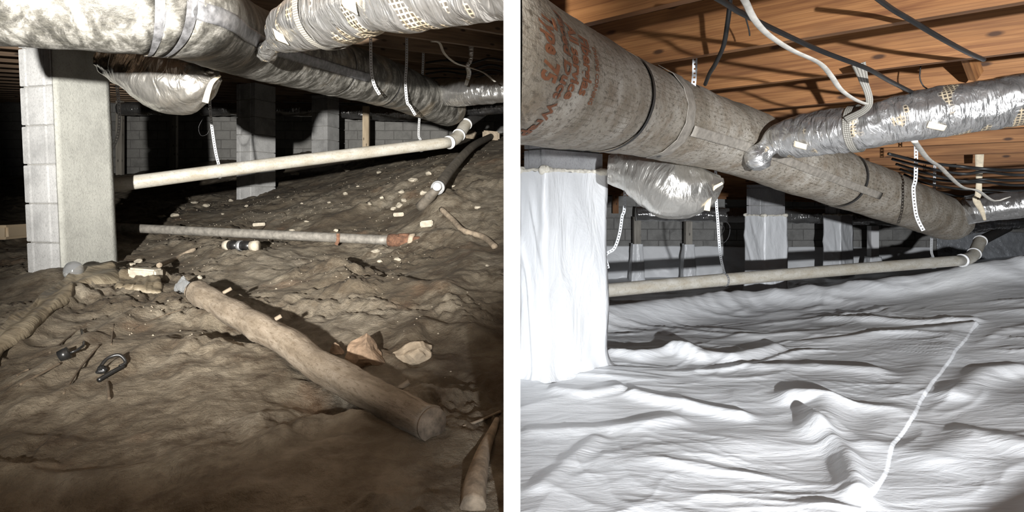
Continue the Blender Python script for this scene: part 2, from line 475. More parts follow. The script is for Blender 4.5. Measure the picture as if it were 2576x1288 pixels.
M = dict(
    dirt=m_dirt('dirt', 1.2), dirt2=m_dirt('dirt_under_liner'), dsheet=m_dirtysheet(),
    blockA=m_block('grey_block', (.42, .42, .415)), mortar=m_block('mortar', (.30, .295, .28), False),
    wallblock=m_block('wall_block', (.30, .295, .28), True, .14), wallmortar=m_block('wall_mortar', (.20, .195, .185), False),
    
    parge=m_block('render_coat', (.33, .33, .30), False, .12), blockD=m_block('bare_block', (.38, .38, .385)),
    trunkL=m_trunk_before(k=.95), trunkR=m_trunk_after(),
    foilL=m_foil('foil_branch_before', (.60, .595, .585), .1, .27, .25, 1.7), foilB=m_foil('foil_bag_before', (.62, .60, .555), -2.0, .27, .5, 1.2),
    foilR=m_foil('foil_branch_after', (.60, .595, .585), .1, .27, .25, 1.6), foilBR=m_foil('foil_bag_after', (.62, .60, .555), -2.0, .30, .3, 1.2),
    foilD=m_foil('foil_far', (.60, .595, .585), -2.0, .22, .2, 1.0), foilK=m_foil('dark_film', (.10, .10, .105), -2.0, .22, .2, 1.0),
    tape=m_plain('silver_tape', (.15, .15, .155), .45, .4, 30, .6, .4), darkband=m_plain('dark_band', (.03, .028, .026), .6),
    tapeR=m_plain('stained_tape', (.25, .225, .19), .6, 0.0, 30, .35, .4), web=None, paper=m_plain('paper_tag', (.68, .60, .46), .85, 0, 60, .15), masking=m_plain('masking_tape', (.66, .57, .42), .75, 0, 30, .2),
    steel=m_plain('galvanised_strap', (.50, .51, .52), .6, .25, 80, .15), steelD=m_plain('dull_strap', (.40, .41, .42), .5, .7, 80, .2),
    pvcL=m_pvc('pvc_before', (.36, .32, .25), .9), pvcR=m_pvc('pvc_after', (.36, .32, .25), .9), pvcW=m_plain('pvc_lip', (.86, .86, .84), .4),
    blackpipe=m_plain('black_pipe', (.035, .034, .033), .5), galv=m_plain('galvanised_pipe', (.22, .205, .18), .6, .25, 25, .4, .3),
    rust=m_plain('rust', (.125, .062, .036), .9, 0, 45, .6, .6, .006), dpipe=m_plain('mud_stained_pipe', (.11, .095, .075), .7, 0, 18, .5, .4, .004),
    log=m_log(), logend=m_plain('log_end', (.22, .175, .13), .9, 0, 40, .45, .6, .006),
    rubble=m_plain('pale_rubble', (.38, .34, .27), .9, 0, 30, .3, .6, .006, True), rock=m_plain('brown_rock', (.30, .21, .14), .9, 0, 14, .5, .8, .012, True),
    crumb=m_plain('gravel', (.33, .285, .22), .95, 0, 30, .4), brick=m_plain('tan_brick', (.40, .33, .245), .92, 0, 24, .35, .7, .008), black=m_plain('black_plastic', (.012, .012, .012), .35),
    glassy=m_plain('clear_plastic', (.75, .77, .78), .08, 0, 8, .05, .4, .01, False, Transmission_Weight=.85, IOR=1.3),
    stick=m_plain('twig', (.10, .075, .05), .9, 0, 40, .4), root=m_plain('pale_root', (.25, .20, .145), .9, 0, 30, .4, .6, .005),
    joistL=m_wood('joist_dark', (.16, .10, .06), (.26, .175, .11), (.34, .24, .16)),
    joistR=m_wood('joist_pine', (.15, .056, .017), (.26, .115, .038), (.35, .168, .062)), subR=m_wood('subfloor', (.12, .05, .02), (.20, .09, .04), (.26, .13, .06), False),
    lumber=m_wood('pale_lumber', (.55, .42, .27), (.72, .58, .40), (.80, .68, .50)), lumberG=m_wood('grey_lumber', (.26, .235, .20), (.40, .37, .32), (.52, .48, .42)),
    liner=m_liner(), wrap=m_wrapfilm(), foam=m_plain('foam_bead', (.78, .74, .64), .9, 0, 40, .12, .8, .01),
    white=m_plain('white_paint', (.93, .93, .93), .6, 0, 6, .01, .05), cablew=m_plain('white_cable', (.60, .57, .51), .5), cablek=m_plain('black_cable', (.012, .012, .012), .5),
    print=m_plain('rust_print', (.17, .060, .022), .8, 0, 60, .25), gloss=m_plain('shiny_film', (.55, .57, .60), .2, .35, 5, .2, 1.0, .05),
)
def m_web():
    t = NT('webbing', 'UV')
    sep = t.n('ShaderNodeSeparateXYZ'); t.l(t.co, sep.inputs[0])
    fr = lambda s: t.math('FRACT', t.math('MULTIPLY', s, 110.0))
    lines = t.math('MAXIMUM', t.math('LESS_THAN', fr(sep.outputs[0]), .3), t.math('LESS_THAN', fr(sep.outputs[1]), .3))
    return t.out(t.mix(lines, (.34, .325, .285), (.10, .09, .075)), .6)
M['web'] = m_web()

# ---------------------------------------------------------------- the two crawl spaces: ground
GL = Ground([(-60, 1288, 1.42), (170, 1288, 1.42), (700, 1288, 1.42), (1250, 1288, 1.42), (0, 1000, 2.06), (350, 1000, 2.06), (700, 1000, 2.06), (1250, 1000, 2.1),
             (20, 800, 2.95), (400, 800, 2.95), (700, 800, 2.95), (1000, 800, 2.98), (1250, 800, 3.0), (60, 695, 3.9), (170, 690, 3.95), (320, 670, 4.2), (700, 650, 4.4), (1000, 640, 4.5), (1250, 600, 4.5),
             (0, 610, 5.3), (300, 600, 5.4), (700, 550, 6.2), (1000, 520, 6.0), (1250, 450, 6.0), (320, 510, 8.7), (650, 500, 9.1), (880, 455, 8.0), (1100, 420, 6.9), (1250, 375, 7.8),
             (330, 470, 11), (640, 450, 11), (820, 405, 11.5), (1000, 380, 11), (1250, 345, 10), (0, 445, 14), (300, 440, 14), (500, 405, 14), (750, 385, 14), (900, 375, 14), (1250, 335, 14)])
GR = Ground([(1320, 1288, 2.18), (1900, 1288, 2.18), (2560, 1288, 2.15), (1320, 960, 3.95), (1900, 950, 4.0), (2560, 950, 3.8), (1500, 850, 5.4), (1950, 850, 5.3), (2540, 820, 4.9),
             (1540, 803, 6.6), (1900, 772, 7.4), (2300, 730, 7.0), (2540, 698, 6.5), (1540, 768, 7.9), (1900, 745, 8.5), (2300, 712, 8.0), (2540, 680, 7.4),
             (1540, 735, 9.4), (1900, 720, 9.8), (2100, 703, 10.6), (2540, 665, 9.2), (1540, 700, 12.6), (1900, 690, 12.6), (2300, 665, 12.6), (2540, 645, 12.6)])

# relief of the dirt: folds of buried sheeting, mounds and hollows
for pts, h, w in (([(20, 870), (45, 850), (170, 765), (290, 705), (400, 700)], .055, .07), ([(60, 965), (330, 800), (560, 735)], .04, .06), ([(60, 1010), (300, 930), (420, 860)], .03, .05),
                  ([(1040, 605), (1150, 598), (1190, 640), (1130, 740), (1165, 800), (1208, 850)], .04, .10), ([(700, 1110), (800, 1045), (890, 1060)], .03, .06),
                  ([(100, 1190), (420, 1150), (520, 1130)], .02, .05), ([(560, 590), (640, 530), (760, 500)], .05, .09), ([(820, 560), (960, 500), (1010, 470)], .05, .10),
                  ([(720, 700), (800, 680), (870, 700), (890, 740)], .04, .09), ([(900, 740), (1000, 720), (1100, 745)], .04, .10), ([(990, 900), (1060, 830), (1160, 850)], .04, .07),
                  ([(1100, 520), (1130, 560), (1110, 600)], .05, .12)):
    GL.ridge(pts, h, w)
for a in ((860, 690, .07, .22), (640, 900, .05, .22), (470, 880, .03, .15), (640, 800, -.05, .16), (820, 1015, -.05, .16), (1010, 900, -.05, .10), (120, 710, .08, .22), (430, 520, .06, .4), (1120, 530, .10, .28), (940, 560, -.05, .3), (1060, 470, .06, .35)):
    GL.mound(*a)
def dirt_relief(X, Y):
    wx = pnoise(X * .9, Y * .9, 5) * .5; wy = pnoise(X * .9 + 9, Y * .9, 6) * .5
    a = pnoise(X * 1.3 + wx, Y * 1.3 + wy, 1) * .05
    r = 1 - np.abs(pnoise(X * 2.2 + wx * 2, Y * 2.8 + wy * 2, 2)) * 1.6
    r2 = 1 - np.abs(pnoise(X * 5.5 + wy, Y * 6 + wx, 3)) * 1.6
    c = pnoise(X * 12, Y * 12, 4) * .006 + pnoise(X * 26, Y * 26, 8) * .004
    rough = sstep(-.1, .35, pnoise(X * 1.7 + 20, Y * 1.7, 11))
    lump = np.abs(pnoise(X * 4.2 + wx, Y * 4.2 + wy, 15)) * .05 + np.abs(pnoise(X * 9 + wy, Y * 9, 16)) * .024
    return a + r * .016 + r2 * .006 + c + lump * (.35 + .65 * rough) + rough * (pnoise(X * 19, Y * 19, 12) * .016 + pnoise(X * 42, Y * 42, 13) * .009) - .035
GL.extra.append(dirt_relief)

# relief of the liner: long soft wrinkles, and the rolled hump that crosses the floor
GR.ridge([(1480, 822), (1700, 795), (1860, 776), (2100, 762), (2300, 735), (2600, 692)], .20, .27)
for pts, h, w in (([(1540, 900), (1600, 905), (1690, 890), (1760, 905)], .06, .07), ([(1700, 890), (1850, 905), (1950, 880)], .05, .08), ([(1560, 985), (1480, 1000), (1400, 990)], .03, .05),
                  ([(1600, 1000), (1700, 1020), (1860, 1050)], .035, .06), ([(1900, 930), (2050, 925), (2200, 940)], .03, .08), ([(2000, 1010), (2080, 1020), (2060, 1090)], .05, .10),
                  ([(2050, 1080), (2130, 1160), (2160, 1257)], .045, .05), ([(1360, 1230), (1440, 1160), (1500, 1110)], .02, .05), ([(2080, 806), (2300, 812), (2450, 806)], .035, .06), ([(2400, 1000), (2480, 940), (2560, 930)], .04, .09),
                  ([(1340, 1090), (1500, 1085), (1700, 1060)], .02, .06), ([(2350, 1150), (2450, 1100), (2560, 1120)], .03, .12)):
    GR.ridge(pts, h, w)
def liner_relief(X, Y):
    wx = pnoise(X * .8, Y * .8, 25) * .5; wy = pnoise(X * .8 + 9, Y * .8, 26) * .5
    z = pnoise(X * .55, Y * .7, 21) * .030 + pnoise(X * 1.5, Y * 2.0, 29) * .014
    for k, (ang, f, st, h) in enumerate(((12, 1.5, .38, .020), (-28, 1.9, .35, .018), (58, 1.7, .35, .016), (-8, 3.4, .35, .009), (35, 4.2, .4, .007), (-50, 6.5, .5, .0035))):
        c, s_ = math.cos(math.radians(ang)), math.sin(math.radians(ang))
        u = (X * c + Y * s_) * f * st + wx * f * .6; v = (-X * s_ + Y * c) * f + wy * f * .6
        n = pnoise(u + 31 * k, v, 100 + k)
        z = z + h * np.clip(1 - np.abs(n) * 4.5, 0, 1) ** 1.6 * sstep(-.05, .35, pnoise(X * .8 + 7 * k, Y * .8 + 3 * k, 120 + k))
    return z * (.55 + .45 * sstep(2.2, 4.5, Y)) - .01
GR.extra.append(liner_relief)
# crossing creases on the hump
def hump_creases(X, Y):
    return 0.012 * (1 - np.abs(pnoise(X * 3.5 + Y * .8, Y * .9 - X * .5, 31)) * 3) * np.exp(-((Y - (7.5 - .12 * X)) / .8) ** 2)
GR.extra.append(hump_creases)

def ground_mesh(name, mat, G, side, umax, ymax, nu, nv, dz=0.0, detail=True):
    v = np.r_[np.linspace(-1.2, 1.0, 14, endpoint=False), np.geomspace(1.0, ymax, nv)]
    u = np.linspace(0, 1, nu)
    X = np.zeros((len(v), nu)); Y = np.repeat(v[:, None], nu, 1)
    half = umax * np.maximum(v, 1.0) + .25
    X = side * (.0185 + u[None] * half[:, None])
    if side < 0: X = X[:, ::-1]
    return surf(name, mat, X, Y, G.z(X, Y) + dz)

fl = tag(ground_mesh('floor', M['dirt'], GL, -1, .95, 14.2, 440, 430), 'lumpy brown dirt floor with half-buried old plastic sheeting', kind='structure')
f2 = tag(ground_mesh('floor.001', M['dirt2'], GR, 1, 1.1, 12.9, 90, 90, -.12), 'dirt floor underneath the white plastic liner', kind='structure')

# ---------------------------------------------------------------- dividing wall, back walls, ceilings
m = MB(); m.box((0, 1.35 + 6.6, 1.1), (.0177, 0, 0), (0, 6.6, 0), (0, 0, 1.9))
tag(m.build('wall_partition', M['white']), 'thin white painted partition between the dirty and the lined crawl space', kind='structure')

def block_mesh(name, w, d, h, ch=.006):
    bm = bmesh.new(); bmesh.ops.create_cube(bm, size=1)
    bmesh.ops.scale(bm, vec=(w, d, h), verts=bm.verts)
    bmesh.ops.bevel(bm, geom=bm.edges[:], offset=ch, segments=1, affect='EDGES')
    me = bpy.data.meshes.new(name); bm.to_mesh(me); bm.free()
    return me

def block_wall(name, label, x0, x1, y, z0, z1, mat_b, mat_m, bw=.40, bh=.20):
    m = MB(); m.box(((x0 + x1) / 2, y + .10, (z0 + z1) / 2), ((x1 - x0) / 2, 0, 0), (0, .095, 0), (0, 0, (z1 - z0) / 2))
    w = tag(m.build(name, mat_m), label, kind='structure')
    me = block_mesh('block', bw - .012, .05, bh - .012); me.materials.append(mat_b)
    half = block_mesh('half_block', bw / 2 - .012, .05, bh - .012); half.materials.append(mat_b)
    r = 0; z = z0 + bh / 2
    while z < z1 - .05:
        x = x0 + bw / 2 + (bw / 2 if r % 2 else 0)
        if r % 2:
            o = bpy.data.objects.new('block', half); COL.objects.link(o); o.parent = w; o.location = Vector((x0 + bw / 4, y + .012, z)) - w.location
        while x + bw / 2 <= x1 + .01:
            o = bpy.data.objects.new('block', me); COL.objects.link(o); o.parent = w
            o.location = Vector((x, y + .012 + random.uniform(-.003, .003), z)) - w.location
            x += bw
        z += bh; r += 1
    return w
block_wall('wall_back', 'grey concrete block foundation wall behind the dirty dirt floor', -11.6, -.03, 14.0, ZC + .30, ZC + 2.35, M['wallblock'], M['wallmortar'])
block_wall('wall_back.001', 'concrete block foundation wall behind the lined floor', .03, 10.6, 12.55, ZC - 1.7, ZC + .05, M['wallblock'], M['wallmortar'], .44, .22)

def ceilL(x, y): return ZC + .82 + .092 * y
def ceilR(x, y): return ZC + .795 - .055 * x - .045 * y

def ceiling(name, label, side, ymax, zf, p0, dp, n, wood, sub, depth, wid):
    xs = (.03, ymax * 1.0)
    corners = [(side * xs[0], -1.0), (side * xs[1], -1.0), (side * xs[1], ymax), (side * xs[0], ymax)]
    m = MB()
    pts = [Vector((x, y, zf(x, y) + depth)) for x, y in corners]
    uv = [(x, y) for x, y in corners]
    m.poly(pts, uv); m.poly([p + Vector((0, 0, .03)) for p in pts], uv)
    for i in range(4):
        j = (i + 1) % 4
        m.poly([pts[i], pts[j], pts[j] + Vector((0, 0, .03)), pts[i] + Vector((0, 0, .03))])
    c = tag(m.build(name, sub), label, kind='structure')
    for k in range(n):
        p = (p0 + dp * k) * math.sqrt(2)       # |x| + y = p
        # joist runs along (side, -1)
        ya = min(ymax, p - xs[0]); yb = max(-1.0, p - xs[1])
        if ya - yb < .3: continue
        A = Vector((side * (p - ya), ya, 0)); B = Vector((side * (p - yb), yb, 0))
        A.z = zf(A.x, A.y); B.z = zf(B.x, B.y)
        d = (B - A).normalized(); nrm = Vector((d.y, -d.x, 0)).normalized() * wid / 2
        m = MB(); mid = (A + B) / 2 + Vector((0, 0, depth / 2))
        m.box(mid, (B - A) / 2, nrm, Vector((0, 0, depth / 2)))
        m.build('joist', wood, c)
    return c
ceiling('ceiling', 'dark timber floor joists above the dirty crawl space', -1, 14.0, ceilL, 2.3, .62, 26, M['joistL'], M['joistL'], .235, .04)
cR = ceiling('ceiling.001', 'orange pine floor joists above the lined crawl space', 1, 12.5, ceilR, 2.555 - 1.24, .62, 24, M['joistR'], M['subR'], .235, .045)

for x0, y0, x1, y1, Y in ((2402, 45, 2455, 190, 2.75), (2470, 140, 2500, 190, 3.1)):     # diagonal bridging between two joists
    a_, b_ = P(x0, y0, Y), P(x1, y1, Y + .25)
    d_ = (b_ - a_) / 2; n_ = d_.cross(Vector((0, 1, 0))).normalized()
    m = MB(); m.box((a_ + b_) / 2, d_, n_ * .03, n_.cross(d_.normalized()) * .018); m.build('bridging', M['joistR'], cR)
# ---------------------------------------------------------------- block piers
def pier_plan(xl, xc, xr, Y, Lr):
    """near corner at pixel column xc; right face of length Lr ends at column xr, left face ends at column xl"""
    kc, kr, kl = ((x - CX) / F for x in (xc, xr, xl))
    X0 = kc * Y
    best = None
    for th in np.radians(np.linspace(5, 89, 600)):
        e = abs((X0 + Lr * math.cos(th)) - kr * (Y + Lr * math.sin(th)))
        if best is None or e < best[0]: best = (e, th)
    th = best[1]
    r = Vector((math.cos(th), math.sin(th))); l = Vector((-math.sin(th), math.cos(th)))
    Ll = (X0 - kl * Y) / (-(l.x) + kl * l.y)
    return Vector((X0, Y)), r, l, Ll

def block_plan(c, r, l, Lr, Ll, g=.012):
    # plan outline with two mortar grooves down the left face
    pts = [c, c + r * Lr, c + r * Lr + l * Ll, c + l * Ll]
    out = [pts[0], pts[1], pts[2], pts[3]]
    for f0 in (.80, .22):
        for f, dd in ((f0 + .035, 0), (f0 + .02, g), (f0 - .02, g), (f0 - .035, 0)):
            out.append(c + l * Ll * f + r * dd)
    return out

def pier(name, label, G, xl, xc, xr, Y, Lr, ztop, mat, course=.24, group=None, lean=0.0, zstart=None, cap_dark=None):
    c, r, l, Ll = pier_plan(xl, xc, xr, Y, Lr)
    mid = c + r * Lr / 2 + l * Ll / 2
    zg = min(float(G.z(q.x, q.y)[0]) for q in (c, c + r * Lr, c + l * Ll, mid)) - .05
    t = thing(name, label, 'pier', (mid.x, mid.y, zg if zstart is None else zstart), group)
    z = zg if zstart is None else zstart
    lv = Vector((lean, 0))
    def sh(q, zz): return (q[0] - lean * (zz - zg), q[1])
    core = [c + (r + l) * .014, c + r * (Lr - .014) + l * .014, c + r * (Lr - .014) + l * (Ll - .014), c + l * (Ll - .014) + r * .014]
    m = MB()
    n = 4
    lo = [(*sh(q, z), z) for q in core]; hi = [(*sh(q, ztop - .01), ztop - .01) for q in core]
    for i in range(4): m.poly([lo[i], lo[(i + 1) % 4], hi[(i + 1) % 4], hi[i]])
    m.poly(hi); m.poly(lo[::-1])
    m.build('mortar_core', M['mortar'], t)
    while z < ztop - .03:
        z1 = min(z + course - .010, ztop)
        plan = block_plan(c, r, l, Lr, Ll)
        jx = random.uniform(-.003, .003)
        m = MB()
        ch = .006
        ctr = mid
        lo = [(*sh(q, z), z + ch) for q in plan]; hi = [(*sh(q, z1), z1 - ch) for q in plan]
        ins = lambda q: ctr + (Vector(q) - ctr) * (1 - ch * 2.5)
        lo2 = [(*sh(ins(q), z), z) for q in plan]; hi2 = [(*sh(ins(q), z1), z1) for q in plan]
        k = len(plan)
        for a, b in ((lo2, lo), (lo, hi), (hi, hi2)):
            for i in range(k): m.poly([a[i], a[(i + 1) % k], b[(i + 1) % k], b[i]])
        m.poly(hi2); m.poly(lo2[::-1])
        m.build('block', mat, t)
        z += course
    return t, (c, r, l, Lr, Ll, zg)

tp = lambda Y, X, zf: zf(X, Y) + .004
pt, pg = pier('block_pier', 'large grey concrete block pier beside the fat dusty duct, pipe running behind it', GL, 72, 150, 292, 3.95, .40, tp(3.95, -2.8, ceilL), M['blockA'], .245, lean=.045)
c_, r_, l_, Lr_, Ll_, zg_ = pg       # smooth render coat on its right face
m = MB()
zt_ = ceilL(-2.8, 3.95) - .02
rows = []
for i in range(25):
    z_ = zg_ + (zt_ - zg_) * i / 24
    for j in range(12):
        q_ = c_ + r_ * (.006 + (Lr_ - .004) * j / 11) - l_ * (.010 + .003 * mnoise.noise((j * .4, i * .4, 3)))
        rows.append((q_.x - .045 * (z_ - zg_), q_.y, z_))
m.quad_grid(rows, 12, 25)
pc = m.build('render_coat', M['parge'], pt, True); md = pc.modifiers.new('t', 'SOLIDIFY'); md.thickness = .014; md.offset = 0
pc['label'] = 'smooth grey render coat'
pier('block_pier', 'pale concrete block pier that the white drain pipe crosses, standing on dirt', GL, 595, 641, 693, 9.07, .40, tp(9.07, -3.6, ceilL), M['blockA'], .25)
pier('block_pier', 'pale concrete block pier standing behind the drain pipe, next to the wooden post', GL, 784, 824, 853, 11.5, .40, tp(11.5, -3.4, ceilL), M['blockA'], .25)

def post(name, label, px, w, Y, G, ztop, mat, zbot=None, depth=.09):
    X = (px - CX) / F * Y
    zb = float(G.z(X, Y)[0]) - .02 if zbot is None else zbot
    m = MB(); c = Vector((X, Y, (zb + ztop) / 2))
    m.box(c, (0, 0, (ztop - zb) / 2), (w / 2, 0, 0), (0, depth / 2, 0))
    o = m.build(name, mat)
    return tag(o, label, 'post')
post('wooden_post', 'pale bare lumber post standing before the block wall', 921, .115, 11.8, GL, ZC + (500 - 268) / F * 11.8, M['lumber'])
post('timber_post', 'dark narrow timber post by the back wall, beside the big block pier', 302, .13, 13.3, GL, ceilL(-7.7, 13.3), M['lumberG'])
post('timber_post', 'dark timber post at the back wall below the silver duct bag', 437, .14, 13.4, GL, ceilL(-6.9, 13.4), M['lumberG'])

# ---------------------------------------------------------------- main trunk ducts
def duct_trunk(label, pts, r, mat, cuts, ringm, clip, seed, names):
    C = smooth_path([P(*p) for p in pts], 220)
    s = np.r_[0, np.cumsum(np.linalg.norm(np.diff(C, axis=0), axis=1))]
    base = C[len(C) // 2].copy(); base[2] -= r
    t = thing('main_duct', label, 'duct', base)
    disp = ringdisp(.006, 2.0, 1.2, seed, .0025, 9, 3)
    idx = [0] + [int(np.argmin(abs(s - c * s[-1]))) for c in cuts] + [len(C) - 1]
    for k, (a, b) in enumerate(zip(idx[:-1], idx[1:])):
        Rk = np.full(b - a + 1, r + (.003 if k % 2 else 0.0))
        if k == len(idx) - 2:      # last section tapers to its end cap
            q = np.linspace(0, 1, b - a + 1)
            Rk = r * np.where(q > .8, np.sqrt(np.clip(1 - ((q - .8) / .215) ** 2, .02, 1)), 1.0)
        tube_mb(C[a:b + 1], Rk, 72, disp, ref=UP, s0=s[a]).build(names[k], mat, t, True, clip)
    for k in idx[1:-1]:            # narrow band closing each seam
        a = max(0, k - 1); b = min(len(C) - 1, k + 1)
        cc = np.array([C[a], C[k], C[b]]); cc = cc[1] + (cc - cc[1]) * (.45 if clip > 0 else .2)
        tube_mb(cc, r + (.006 if clip > 0 else .0045), 72, lambda S, TH: ringdisp(.006, 2.0, 1.2, seed)(S * 0 + s[k], TH), caps=False, s0=s[k]).build('seam_band', ringm, t, True, clip)
    return t, C, s

def cut_at(pts, r, px):
    C = smooth_path([P(*p) for p in pts], 220); T, B, N = frames(C)
    S = C + r * B
    s = np.r_[0, np.cumsum(np.linalg.norm(np.diff(C, axis=0), axis=1))]
    return float(s[np.argmin(abs(S[:, 0] / S[:, 1] * F + CX - px))] / s[-1])

def tape_strip(t, C, s, r, s0, s1, th0, th1, mat, clip, name='tape_strip', off=.006, dthdS=0.0):
    T, B, N = frames(C)
    n = 40; k = 8
    pts = []; uv = {}
    for i in range(n):
        sv = s0 + (s1 - s0) * i / (n - 1)
        c = np.array([np.interp(sv, s, C[:, a]) for a in range(3)])
        b = np.array([np.interp(sv, s, B[:, a]) for a in range(3)]); nn = np.array([np.interp(sv, s, N[:, a]) for a in range(3)])
        for j in range(k):
            th = math.radians(th0 + (th1 - th0) * j / (k - 1) + dthdS * (sv - s0))
            pts.append(c + (r + off + .003 * mnoise.noise((sv * 9, th * 5, 2))) * (math.cos(th) * nn + math.sin(th) * b))
    m = MB(); m.quad_grid(pts, k, n, lambda i, j: (s0 + (s1 - s0) * i / (n - 1), j * .01))
    o = m.build(name, mat, t, True, clip)
    md = o.modifiers.new('thickness', 'SOLIDIFY'); md.thickness = .003; md.offset = 0
    return o

PL = [(-240, -48, 2.15), (180, -20, 2.24), (430, 8, 2.42), (520, 55, 2.9), (625, 105, 3.55), (800, 160, 4.45), (965, 208, 5.4), (1075, 250, 6.3), (1150, 282, 7.0)]
tL, CL, sL = duct_trunk('fat dusty foil-wrapped main duct over the dirt floor, bending back past the piers', PL, .20, M['trunkL'], [cut_at(PL, .2, x) for x in (400, 485, 900, 1010)], M['tape'], -.02, 40,
    ['near_section', 'elbow_section', 'straight_section', 'far_section', 'end_section'])
tape_strip(tL, CL, sL, .20, cut_at(PL, .2, 490) * sL[-1], cut_at(PL, .2, 930) * sL[-1], 97, 116, M['tape'], -.02)
PR = [(900, 30, 1.12), (1180, 135, 1.45), (1309, 183, 1.75), (1600, 275, 2.8), (1850, 352, 3.65), (2030, 420, 4.25), (2200, 483, 4.95), (2340, 535, 5.75), (2420, 565, 6.3)]
cR1, cR2, cR3 = [cut_at(PR, .2, x) for x in (1640, 1735, 2185)]
tR, CR, sR = duct_trunk('fat brown-grey mildewed main duct with rust printed words, above the white liner', PR, .20, M['trunkR'], (cR1, cR2, cR3), M['darkband'], .02, 50,
    ['near_section', 'elbow_section', 'straight_section', 'end_section'])
tape_strip(tR, CR, sR, .20, (cR2 + .01) * sR[-1], (cR3 + .04) * sR[-1], 108, 122, M['tapeR'], .02)
tape_strip(tR, CR, sR, .20, (cR2 - .008) * sR[-1], (cR2 + .006) * sR[-1], 20, 175, M['tapeR'], .02, 'joint_tape', .011)

def printed_words(t, C, s, r, lines):
    T, B, N = frames(C)
    for text, size, s0, th0, bold in lines:
        cu = bpy.data.curves.new('print', 'FONT'); cu.body = text; cu.size = size; cu.offset = bold; cu.resolution_u = 2
        o = bpy.data.objects.new('print', cu); COL.objects.link(o)
        dg = bpy.context.evaluated_depsgraph_get()
        me = bpy.data.meshes.new_from_object(o.evaluated_get(dg))
        bpy.data.objects.remove(o)
        bm = bmesh.new(); bm.from_mesh(me)
        bmesh.ops.subdivide_edges(bm, edges=[e for e in bm.edges if e.calc_length() > .012], cuts=2)
        bmesh.ops.triangulate(bm, faces=bm.faces)
        org = np.array(t.location)
        for v in bm.verts:
            x, y = v.co.x, v.co.y
            th = th0 + x / r; sv = s0 + y * 2.4
            c = np.array([np.interp(sv, s, C[:, a]) for a in range(3)])
            b = np.array([np.interp(sv, s, B[:, a]) for a in range(3)]); n = np.array([np.interp(sv, s, N[:, a]) for a in range(3)])
            d = ringdisp(.006, 2.0, 1.2, 50, .0025, 9, 3)(np.array([sv]), np.array([th]))[0]
            v.co = c + (r + d + .0025) * (math.cos(th) * n + math.sin(th) * b) - org
        bm.to_mesh(me); bm.free()
        ob = bpy.data.objects.new('printed_line', me); COL.objects.link(ob); ob.parent = t
        me.materials.clear(); me.materials.append(M['print'])
        ob['label'] = 'rust coloured printed words'
sp = cut_at(PR, .2, 1455) * sR[-1]
printed_words(tR, CR, sR, .20, [('OWENS CORNING', .019, sp + .17, 1.25, .0004), ('Fiberglas', .045, sp + .065, 1.18, .0016), ('All service', .045, sp - .035, 1.12, .0016),
    ('Faced Duct Wrap', .045, sp - .135, 1.05, .0016), ('Type 75', .045, sp - .235, 1.22, .0016)])

# ---------------------------------------------------------------- foil flex ducts
def flex(name, label, pts, radii, mat, clip=None, amp=.008, seed=3, seg=56, n=160, group=None, part='sleeve', ref=UP, amp2=.004, fs2=22, ft2=3):
    C, R = smooth_path([P(*p) for p in pts], n, [[x] for x in radii])
    base = C[len(C) // 2].copy(); base[2] -= float(np.max(R))
    t = thing(name, label, 'duct', base, group)
    tube_mb(C, R[:, 0], seg, ringdisp(amp, 5, 2.0, seed, amp2, fs2, ft2), ref=ref).build(part, mat, t, True, clip)
    s = np.r_[0, np.cumsum(np.linalg.norm(np.diff(C, axis=0), axis=1))]
    return t, C, s, R[:, 0]

def band_at(t, C, s, R, f, width, mat, name, grow=.006, clip=None, squeeze=0.0):
    i = int(np.argmin(abs(s - f * s[-1])))
    T, B, N = frames(C)
    cc = C[i] + T[i] * np.linspace(-width / 2, width / 2, 5)[:, None]
    tube_mb(cc, R[i] + grow, 56, None, caps=False).build(name, mat, t, True, clip)
    return C[i], T[i], B[i], N[i], R[i]

def tag_patch(t, C, s, R, f, th, w, h, mat, rot=.5, name='paper_tag', off=.012):
    T, B, N = frames(C); i = int(np.argmin(abs(s - f * s[-1])))
    pts = []
    k = 6
    for a in range(k):
        for b in range(k):
            x = (a / (k - 1) - .5) * w; y = (b / (k - 1) - .5) * h
            xs = x * math.cos(rot) - y * math.sin(rot); ys = x * math.sin(rot) + y * math.cos(rot)
            tt = th + ys / R[i]
            pts.append(C[i] + T[i] * xs + (R[i] + off) * (math.cos(tt) * N[i] + math.sin(tt) * B[i]))
    m = MB(); m.quad_grid(pts, k, k, lambda i, j: (i * .01, j * .01))
    o = m.build(name, mat, t, True); md = o.modifiers.new('t', 'SOLIDIFY'); md.thickness = .002
    return o

# left space: big foil branch across the top
bL = flex('foil_branch_duct', 'thick silver foil branch duct with paper tags, leaving the dusty main duct', [(668, 128, 3.16), (690, 112, 3.0), (715, 82, 2.85), (790, 46, 2.6), (870, 20, 2.4), (955, -8, 2.2), (1000, -12, 2.14), (1120, -36, 2.05), (1300, -68, 1.95)],
          [.055, .035, .085, .125, .13, .115, .125, .13, .13], M['foilL'], -.02, .007, 5)
band_at(*bL, .475, .045, M['web'], 'webbing_band', .012, -.02)
tag_patch(*bL, .33, math.radians(128), .075, .05, M['paper'], .5)
tag_patch(*bL, .70, math.radians(112), .085, .045, M['paper'], .45)
bc = flex('foil_bag_duct', 'bulging silver flex duct elbow hanging below the dusty main duct', [(262, 150, 3.60), (330, 158, 3.58), (385, 178, 3.50), (440, 205, 3.45), (500, 205, 3.42), (548, 188, 3.42)],
          [.08, .145, .18, .185, .125, .035], M['foilB'], None, .010, 9, 64, 120, ref=np.array([.3, 1, .2]), amp2=.008, fs2=14)
